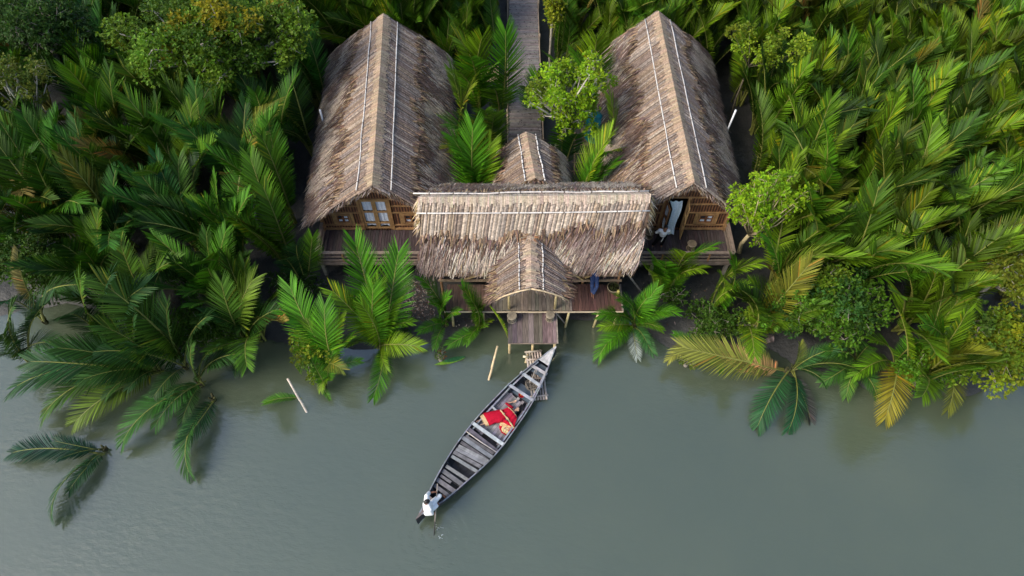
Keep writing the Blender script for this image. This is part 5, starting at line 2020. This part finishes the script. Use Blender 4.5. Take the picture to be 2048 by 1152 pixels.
palm_at((92, 645, 0.05), [(28, 482, 4.0, 0.35, 0.0, (0.34, 0.30, 0.13), FOLD), (0, 600, 2.8, 1.05, None, BLUE), (170, 560, 3.4, 1.05, None, DEEP)], 'palm with a pale unopened spear leaf at the far left', LD, 23)
palm_at((500, 690, 0.1), [(436, 550, 3.8, 0.55, None, (0.06, 0.14, 0.014)), (505, 545, 3.6, 1.05, 0.3, (0.10, 0.17, 0.014)), (560, 610, 2.8, 1.05, None, DEEP), (400, 620, 2.8, 0.8), (480, 655, 2.0, 1.6)],
        'palm with one folded hanging frond above the little cove', LD, 24)
palm_at((488, 722, 0.05), [(412, 735, 1.0, 1.05, None, (0.04, 0.13, 0.014)), (440, 700, 1.5, 0.8), (470, 752, 0.6, 1.3)], 'small palm drooping at the cove left of the bushes', LD, 25)
palm_at((618, 575, 0.2), [(626, 462, 2.8, 0.35, 1.2, (0.07, 0.17, 0.008)), (590, 480, 3.4, 0.55), (565, 510, 3.0, 0.8)], 'narrow palm hugging the left deck corner', LD, 26)
MG = ((0.08, 0.16, 0.012), (0.15, 0.20, 0.014))
palm_at((985, 345, 0.3), [(968, 205, 4.6, 0.35, 0.2, (0.075, 0.17, 0.014)), (990, 215, 4.4, 0.55, 0.1, (0.08, 0.165, 0.014)), (890, 235, 4.4, 0.8, -0.4, (0.06, 0.15, 0.014)), (930, 220, 4.5, 0.55), (1010, 290, 3.0, 0.8), (905, 300, 3.0, 0.8), (945, 280, 3.2, 0.55), (985, 300, 2.8, 0.55)],
        'broad bright palm between left house and small shelter', MG, 27)
palm_at((925, 330, 0.3), [(900, 120, 5.4, 0.35), (945, 150, 5.0, 0.35), (895, 290, 3.5, 0.8), (960, 300, 3.0, 0.8)], 'palm against the right eave of the left house', MG, 28)

palm_at((955, 240, 0.3), [(965, 55, 5.2, 0.55, None, FGY), (915, 60, 4.8, 0.8, None, FGY), (940, 100, 5.0, 0.35, None, FG), (1000, 110, 4.2, 0.55, None, FG), (905, 130, 4.2, 0.8)], 'yellow green palm left of the walkway, level with the middle of the houses', CA, 29)
palm_at((1000, 235, 0.3), [(1030, 130, 3.4, 1.05, None, FGY), (1012, 40, 5.0, 0.35, 1.4, FG), (985, 170, 3.8, 0.55)], 'palm whose frond tip leans over the left edge of the walkway', CA, 30)
palm_at((1180, 225, 0.3), [(1195, 60, 5.2, 0.55, None, FGY), (1150, 90, 4.6, 0.35, None, FG), (1210, 110, 4.4, 0.55, None, FG), (1095, 100, 4.0, 0.35)], 'palm behind the lime tree beside the right house eave', CA, 31)
palm_at((1200, 350, 0.3), [(1222, 175, 4.6, 0.55, 0.3, FGY), (1190, 240, 3.6, 0.35, None, FG), (1245, 290, 3.0, 0.8, None, FGY), (1215, 300, 2.6, 1.05, None, FG)], 'palm in front of the teal tank by the right house', CA, 32)
palm_at((952, 432, 0.3), [(898, 255, 4.6, 0.55, None, FG), (945, 232, 4.8, 0.35, None, FG), (985, 270, 4.0, 0.55, None, FGY), (912, 305, 3.5, 0.8, None, FG), (962, 305, 3.4, 0.55, None, FG), (1000, 322, 3.0, 0.8, None, FGY), (930, 275, 4.0, 0.55)], 'bright palm squeezed between the hall, left house and small shelter', CA, 38)
palm_at((1164, 430, 0.3), [(1228, 250, 4.3, 0.55, None, FGY), (1238, 312, 3.2, 0.8, None, FG), (1205, 300, 3.4, 0.55, None, FG), (1185, 335, 2.8, 0.35, None, FG)], 'palm squeezed between the hall, small shelter and right house', CA, 39)
palm_at((1130, 340, 0.3), [(1135, 225, 3.8, 0.35, 0.4, FG), (1158, 260, 3.2, 0.55, None, (0.03, 0.12, 0.012))], 'dark upright palm below the lime tree trunk', CA, 33)
palm_at((1062, 250, 0.2), [(1050, 165, 3.0, 0.55, None, FG), (1075, 130, 3.8, 0.55, None, FG)], 'small palm overlapping the right edge of the walkway', CA, 34)
palm_at((60, 720, 0.1), [(0, 660, 2.6, 0.8), (20, 600, 3.8, 0.55), (100, 590, 3.8, 0.55), (120, 680, 2.2, 1.05), (-30, 720, 1.6, 1.05)], 'palm cut by the left photo edge beside the side channel', LD, 35)
palm_at((235, 700, 0.1), [(150, 540, 4.6, .55, None, (0.05, 0.13, 0.008)), (220, 530, 4.8, 0.35), (290, 560, 4.2, 0.8), (120, 620, 3.4, 1.05), (180, 660, 2.4, 1.05), (290, 660, 2.2, 0.8)], 'tall palm on the near side of the dead branch at left', LD, 36)

# ------------------------------------------------------------------ broadleaf trees and bushes
def tree(name, label, cat, base, crown, rad, nclump, leaf, per, col, seed, trunk_r=0.08, sub=(0.30, 0.5), bark=(0.26, 0.23, 0.19), group=None, fork=0.45, tints=None):
    rg_ = random.Random(seed)
    base, crown = Vector(base), Vector(crown)
    root = thing(name, base, label, cat, group)
    cl = []
    k = 0
    while len(cl) < nclump and k < 4000:
        k += 1
        q = V(rg_.uniform(-1, 1), rg_.uniform(-1, 1), rg_.uniform(-1, 1))
        if q.length > 1: continue
        if q.z < -0.2 and rg_.random() < 0.5: continue
        q = q * (0.55 + 0.45 * rg_.random()) if q.length > 0.5 else q
        dq = q.normalized()
        q = q * (0.66 + 0.68 * vnoise(dq.x * 1.6 + seed * 3.1 + 9, dq.y * 1.6 + dq.z * 1.3 + seed))
        c = crown + V(q.x * rad[0], q.y * rad[1], q.z * rad[2])
        cl.append((c, rg_.uniform(*sub)))
    m_ = MB()
    tm = MB()
    fk = base.lerp(crown - V(0, 0, rad[2] * 0.75), 1.0)
    fk = base.lerp(fk, 1 if fk.z > base.z + 0.4 else 0.2)
    mid_ = base.lerp(fk, 0.5) + V(rg_.gauss(0, 0.06), rg_.gauss(0, 0.06), 0)
    tm.tube([base - V(0, 0, 0.3), base, mid_, fk], [trunk_r * 1.3, trunk_r * 1.1, trunk_r * 0.9, trunk_r * 0.75], 8, bark)
    for c, r_ in cl:
        via = fk.lerp(c, 0.5) + V(rg_.gauss(0, 0.12), rg_.gauss(0, 0.12), rg_.uniform(-0.15, 0.1)) * (c - fk).length * 0.5
        tm.tube([fk, via, c], [trunk_r * 0.5, trunk_r * 0.3, trunk_r * 0.12], 6, jit(bark, 0.15, rg_))
        for _ in range(3):
            e = c + V(rg_.gauss(0, 1), rg_.gauss(0, 1), rg_.gauss(0, 0.8)).normalized() * r_ * 0.95
            tm.tube([c, e], [trunk_r * 0.13, 0.006], 4, jit(bark, 0.2, rg_), cap=False)
    for c, r_ in cl:
        tint = jit(rg_.choices(tints or [col], None)[0], 0.2, rg_)
        n_ = int(per * (r_ / 0.4) ** 2)
        # sprigs: a few leaves round each twig end
        for _ in range(max(1, n_ // 6)):
            dir_ = V(rg_.gauss(0, 1), rg_.gauss(0, 1), rg_.gauss(0.25, 0.9)).normalized()
            sp = c + dir_ * r_ * rg_.uniform(0.35, 1.12)
            f0 = rg_.uniform(0.75, 1.25)
            for _k in range(6):
                d_ = (dir_ * 0.6 + V(rg_.gauss(0, 0.8), rg_.gauss(0, 0.8), rg_.gauss(0.1, 0.6))).normalized()
                up = V(rg_.gauss(0, 0.5), rg_.gauss(0, 0.5), 1).normalized()
                s_ = d_.cross(up)
                if s_.length < 0.1: continue
                s_.normalize()
                L_ = leaf * rg_.uniform(0.7, 1.25)
                b0 = sp + d_ * 0.02
                f_ = f0 * rg_.uniform(0.8, 1.2)
                cc = (tint[0] * f_ * rg_.uniform(0.85, 1.25), tint[1] * f_, tint[2] * f_)
                m_.poly([b0, b0 + d_ * L_ * 0.5 + s_ * L_ * 0.27, b0 + d_ * L_ - V(0, 0, L_ * 0.12), b0 + d_ * L_ * 0.5 - s_ * L_ * 0.27], cc)
    cr_ = m_.build('crown', M['leaf'], root)
    tm.build('trunk', M['bark'], root, smooth=True)
    return root


LIME, BUSH, OLIVE, DKB = (0.19, 0.33, 0.010), (0.075, 0.18, 0.012), (0.085, 0.115, 0.014), (0.035, 0.085, 0.014)


def px_tree(name, label, cat, cpx, rad, nclump, leaf, per, col, seed, bpx=None, **kw):
    c = P(*cpx)
    b = P(*bpx) if bpx else V(c.x, c.y, 0.15)
    return tree(name, label, cat, b, c, rad, nclump, leaf, per, col, seed, **kw)


px_tree('broadleaf_tree', 'bright lime tree with pale trunk between walkway and right house', 'tree', (1142, 190, 5.0), (2.1, 1.7, 2.0), 90, 0.15, 185, LIME, 1,
        (1108, 306, 0.3), trunk_r=0.15, sub=(0.18, 0.40), bark=(0.42, 0.39, 0.32), tints=[LIME, LIME, (0.12, 0.19, 0.012)])
px_tree('broadleaf_tree', 'bright lime tree at the front right corner of the right house', 'tree', (1523, 415, 4.2), (1.6, 1.3, 2.4), 78, 0.15, 160, (0.18, 0.33, 0.010), 2,
        (1478, 505, 0.3), trunk_r=0.10, sub=(0.18, 0.38), bark=(0.36, 0.30, 0.17))
px_tree('broadleaf_tree', 'wide dark green tree with bare grey twigs behind the left house', 'tree', (445, 75, 6.0), (4.6, 2.8, 1.8), 95, 0.17, 175, (0.055, 0.105, 0.012), 3,
        trunk_r=0.2, sub=(0.45, 0.85), bark=(0.30, 0.28, 0.25), tints=[(0.09, 0.175, 0.012)] * 4 + [(0.20, 0.19, 0.010), (0.06, 0.125, 0.012)])
px_tree('broadleaf_tree', 'pale yellow green tree at the left photo edge, upper part', 'tree', (28, 185, 5.0), (1.7, 1.5, 2.2), 44, 0.14, 150, (0.105, 0.15, 0.018), 4, trunk_r=0.12, sub=(0.25, 0.45), bark=(0.33, 0.31, 0.26))
px_tree('broadleaf_tree', 'dark leafy tree filling the top left corner', 'tree', (75, 55, 5.5), (3.0, 2.0, 1.5), 50, 0.16, 150, DKB, 5, trunk_r=0.15, sub=(0.4, 0.7))
px_tree('leafy_bush', 'pale green scattered clumps rising above palms right of the right house', 'bush', (1508, 102, 5.0), (2.6, 1.6, 1.2), 13, 0.16, 170, (0.16, 0.24, 0.012), 6, trunk_r=0.05, sub=(0.30, 0.5), bark=(0.09, 0.075, 0.05))
px_tree('leafy_bush', 'big round green bush on the right bank beside the bare mud', 'bush', (1655, 612, 2.3), (2.5, 1.7, 1.6), 95, 0.14, 170, BUSH, 7, trunk_r=0.08, sub=(0.35, 0.6), tints=[BUSH, (0.075, 0.16, 0.014), (0.035, 0.10, 0.018)])
px_tree('leafy_bush', 'yellow green taller lobe behind the big round bush', 'bush', (1655, 555, 3.4), (1.0, 0.8, 1.0), 18, 0.14, 170, (0.12, 0.20, 0.012), 8, sub=(0.28, 0.42))
px_tree('broadleaf_tree', 'airy tree with pale bare stems at the right photo edge', 'tree', (2015, 535, 4.0), (1.6, 1.4, 1.5), 36, 0.17, 150, (0.14, 0.18, 0.016), 9, trunk_r=0.11, sub=(0.28, 0.48), bark=(0.40, 0.38, 0.34))
px_tree('leafy_bush', 'sprawling lime bush above the river at the right edge', 'bush', (1985, 690, 2.0), (2.5, 1.6, 1.6), 80, 0.16, 160, (0.11, 0.18, 0.012), 10, sub=(0.32, 0.55), tints=[(0.11, 0.18, 0.012), (0.05, 0.11, 0.012), (0.19, 0.24, 0.012)])
px_tree('leafy_bush', 'small bush overhanging the water left of the sprawling lime bush', 'bush', (1845, 745, 1.0), (1.2, 0.9, 0.9), 20, 0.14, 150, BUSH, 11, sub=(0.28, 0.45))
px_tree('leafy_bush', 'low dark bush on mud below the right deck', 'bush', (1440, 645, 0.7), (1.5, 1.0, 0.6), 36, 0.12, 150, (0.05, 0.115, 0.012), 12, sub=(0.25, 0.45))
px_tree('leafy_bush', 'yellow green bush beside the bare mud under the tall rusty palm', 'bush', (1508, 640, 1.0), (0.6, 0.7, 0.8), 18, 0.12, 150, (0.11, 0.19, 0.012), 13, sub=(0.22, 0.38))
px_tree('leafy_bush', 'tiny weed tuft on a clod in the water at the right mud edge', 'bush', (1375, 722, 0.4), (0.5, 0.35, 0.3), 10, 0.09, 130, (0.09, 0.15, 0.012), 14, sub=(0.16, 0.28))
px_tree('leafy_bush', 'bush in the shadow at the right end of the hall', 'bush', (1345, 585, 0.6), (0.8, 0.8, 0.5), 18, 0.11, 130, (0.05, 0.12, 0.012), 15, sub=(0.22, 0.4))
px_tree('leafy_bush', 'yellow green mangrove bush standing in the water beside the left palms', 'bush', (628, 700, 1.3), (0.95, 0.9, 1.3), 46, 0.12, 160, (0.13, 0.20, 0.012), 16, sub=(0.25, 0.42), tints=[(0.13, 0.20, 0.012), (0.19, 0.24, 0.014), (0.07, 0.14, 0.014)])
px_tree('leafy_bush', 'green bush in the little cove left of the mangrove bush', 'bush', (400, 655, 1.2), (1.7, 1.0, 0.9), 44, 0.12, 160, (0.06, 0.135, 0.012), 17, sub=(0.28, 0.5))
px_tree('leafy_bush', 'dark bush amid the left forest halfway to the house', 'bush', (365, 545, 2.4), (1.1, 0.8, 0.8), 28, 0.13, 150, (0.045, 0.115, 0.014), 18, sub=(0.25, 0.45))
px_tree('leafy_bush', 'thin light green sapling poking out of the palms left of the left house', 'bush', (497, 402, 4.2), (0.28, 0.25, 0.9), 10, 0.14, 150, (0.10, 0.20, 0.014), 19, sub=(0.2, 0.32))
px_tree('leafy_bush', 'dark green mangrove bush at the left edge by the side channel', 'bush', (62, 515, 2.2), (2.1, 1.4, 1.4), 56, 0.15, 160, (0.035, 0.085, 0.014), 20, sub=(0.35, 0.6), tints=[(0.035, 0.085, 0.014), (0.05, 0.11, 0.012)])
px_tree('leafy_bush', 'small pale bush in the left forest near the house front', 'bush', (208, 375, 3.0), (0.5, 0.5, 0.5), 10, 0.13, 140, (0.06, 0.13, 0.03), 21, sub=(0.22, 0.36))
px_tree('leafy_bush', 'small yellow bush at the top edge right of the walkway', 'bush', (1105, 18, 4.2), (0.55, 0.6, 0.9), 14, 0.16, 140, (0.19, 0.23, 0.012), 22, sub=(0.25, 0.42))
px_tree('leafy_bush', 'low dark scrub at the foot of the left house corner', 'bush', (585, 560, 0.8), (1.2, 1.0, 0.6), 26, 0.12, 130, DKB, 23, sub=(0.25, 0.42))
px_tree('leafy_bush', 'little flowering weed hanging over the water left of the dock', 'bush', (880, 712, 0.35), (0.30, 0.35, 0.3), 7, 0.08, 110, (0.09, 0.14, 0.02), 24, sub=(0.12, 0.22), tints=[(0.09, 0.14, 0.02), (0.09, 0.14, 0.02), (0.25, 0.09, 0.03)])
px_tree('leafy_bush', 'dark undergrowth between left palms and the mud bank', 'bush', (790, 660, 0.5), (0.9, 0.8, 0.5), 22, 0.11, 120, (0.04, 0.10, 0.014), 25, sub=(0.22, 0.4))

# ------------------------------------------------------------------ small litter
rr = random.Random(31)
m = MB()
for i in range(900):
    if rr.random() < 0.55:
        u, v = rr.uniform(800, 870), rr.uniform(560, 640)
    else:
        u, v = rr.choice(((rr.uniform(650, 860), rr.uniform(535, 650)), (rr.uniform(1280, 1480), rr.uniform(560, 680)), (rr.uniform(900, 1260), rr.uniform(628, 650)), (rr.uniform(200, 360), rr.uniform(560, 650))))
    q = P(u, v, 0.3)
    z = ground_z(q.x, q.y)
    if z < 0.02: continue
    a = rr.uniform(0, 6.28)
    L_ = rr.uniform(0.03, 0.11)
    d_ = V(math.cos(a), math.sin(a), rr.uniform(-0.2, 0.3))
    s_ = V(-math.sin(a), math.cos(a), rr.uniform(-0.3, 0.3)) * rr.uniform(0.012, 0.03)
    p0 = V(q.x, q.y, z + 0.025)
    m.poly([p0 - d_ * L_ - s_ * 0.3, p0 - s_, p0 + d_ * L_, p0 + s_], jit(rr.choice(((0.16, 0.13, 0.11), (0.07, 0.06, 0.05), (0.27, 0.22, 0.20), (0.10, 0.06, 0.04))), 0.3, rr))
tag(m.build('leaf_litter', M['debris'], origin=P(830, 600, 0.2)), 'dead leaf scraps strewn over the mud bank', 'litter', kind='stuff')


def dead_leaf(u, v, z, L_, ang, col, label, n_=9):
    p0 = P(u, v, z)
    m_ = MB()
    for i in range(n_):
        a = ang + (i - n_ / 2) * 0.22
        d_ = V(math.cos(a), math.sin(a), 0.15)
        s_ = V(-math.sin(a), math.cos(a), 0) * 0.03
        m_.poly([p0, p0 + d_ * L_ * 0.5 + s_ + V(0, 0, 0.08), p0 + d_ * L_ * rr.uniform(0.8, 1.1), p0 + d_ * L_ * 0.5 - s_ + V(0, 0, 0.06)], jit(col, 0.2, rr))
    tag(m_.build('dead_leaf', M['debris'], origin=p0), label, 'leaf')


dead_leaf(1548, 684, 0.32, 0.42, 2.6, (0.34, 0.25, 0.22), 'pinkish dead palm leaf lying on the mud below the tall rusty palm')
dead_leaf(1962, 722, 0.9, 0.5, -0.9, (0.36, 0.28, 0.25), 'dead pink grey leaf caught in the right edge bush')
p0 = P(905, 722, 0.02)
m = MB()
for k, (a0, a1, c) in enumerate((((868, 730), (930, 716), (0.11, 0.22, 0.02)), ((885, 724), (932, 713), (0.02, 0.09, 0.03)))):
    a, b = P(*a0, 0.02 + 0.012 * k), P(*a1, 0.02 + 0.012 * k)
    d_ = (b - a)
    s_ = V(-d_.y, d_.x, 0).normalized() * 0.10
    n_ = 10
    for i in range(n_):
        t0, t1 = i / n_, (i + 1) / n_
        w0, w1 = math.sin(math.pi * t0) + 0.02, math.sin(math.pi * t1) + 0.02
        m.poly([a + d_ * t0 - s_ * w0, a + d_ * t1 - s_ * w1, a + d_ * t1 + s_ * w1 + V(0, 0, .01), a + d_ * t0 + s_ * w0 + V(0, 0, .01)], jit(c, 0.08, rr))
tag(m.build('floating_leaf', M['debris'], origin=p0), 'split green palm leaf floating on the water left of the bamboo pole', 'leaf')
m = MB()
a, b = P(95, 552, 0.25), P(335, 645, 0.15)
pts = [a.lerp(b, t) + V(0, 0.15 * math.sin(t * 4), 0.05 * math.sin(t * 9)) for t in np.linspace(0, 1, 9)]
m.tube(pts, [0.06, 0.07, 0.075, 0.07, 0.06, 0.055, 0.05, 0.04, 0.02], 7, (0.17, 0.13, 0.10))
tag(m.build('driftwood', M['bark'], smooth=True, origin=a), 'long dead branch lying along the muddy side channel at left', 'branch')

# ------------------------------------------------------------------ labels of the forest palms
seen = set()
for r_ in PALMS:
    x, y, z = r_.location
    n_ = len(r_.children)
    if n_ == 0:
        bpy.data.objects.remove(r_)
        continue
    u, v = proj(x, y, 2.6)
    cs = [c.color[:] for c in r_.children]
    rr_ = sum(c[0] for c in cs) / n_
    gg_ = sum(c[1] for c in cs) / n_
    tint = 'yellow green' if rr_ / gg_ > 0.68 else 'olive green' if rr_ / gg_ > 0.54 else 'bright green' if gg_ > 0.10 else 'dark green'
    if x < -9: wh = 'in the left forest'
    elif x > 9.5: wh = 'in the right forest'
    elif y > 30: wh = 'behind the houses'
    elif x < 0.5: wh = 'between left house and walkway'
    elif x < 4.2: wh = 'between walkway and right house'
    else: wh = 'near the house'
    pu, pv = u / 20.48, v / 11.52
    if 0 <= pu <= 100 and 0 <= pv <= 100:
        a, b = round(pu), round(pv)
        while (a, b) in seen: a += 1
        seen.add((a, b))
        r_['label'] = f'{tint} nipa palm {wh}, {a}% across, {b}% down the photo'
    else:
        side = 'left' if pu < 0 else 'right' if pu > 100 else 'top'
        a, b = round(pu), round(pv)
        where = f'{b}% down' if side != 'top' else f'{a}% across'
        while (side, where) in seen:
            b += 1
            a += 1
            where = f'{b}% down' if side != 'top' else f'{a}% across'
        seen.add((side, where))
        r_['label'] = f'{tint} nipa palm rooted beyond the {side} photo edge, {where}'
print('palms', len(pts_p), 'objects', len(bpy.data.objects))
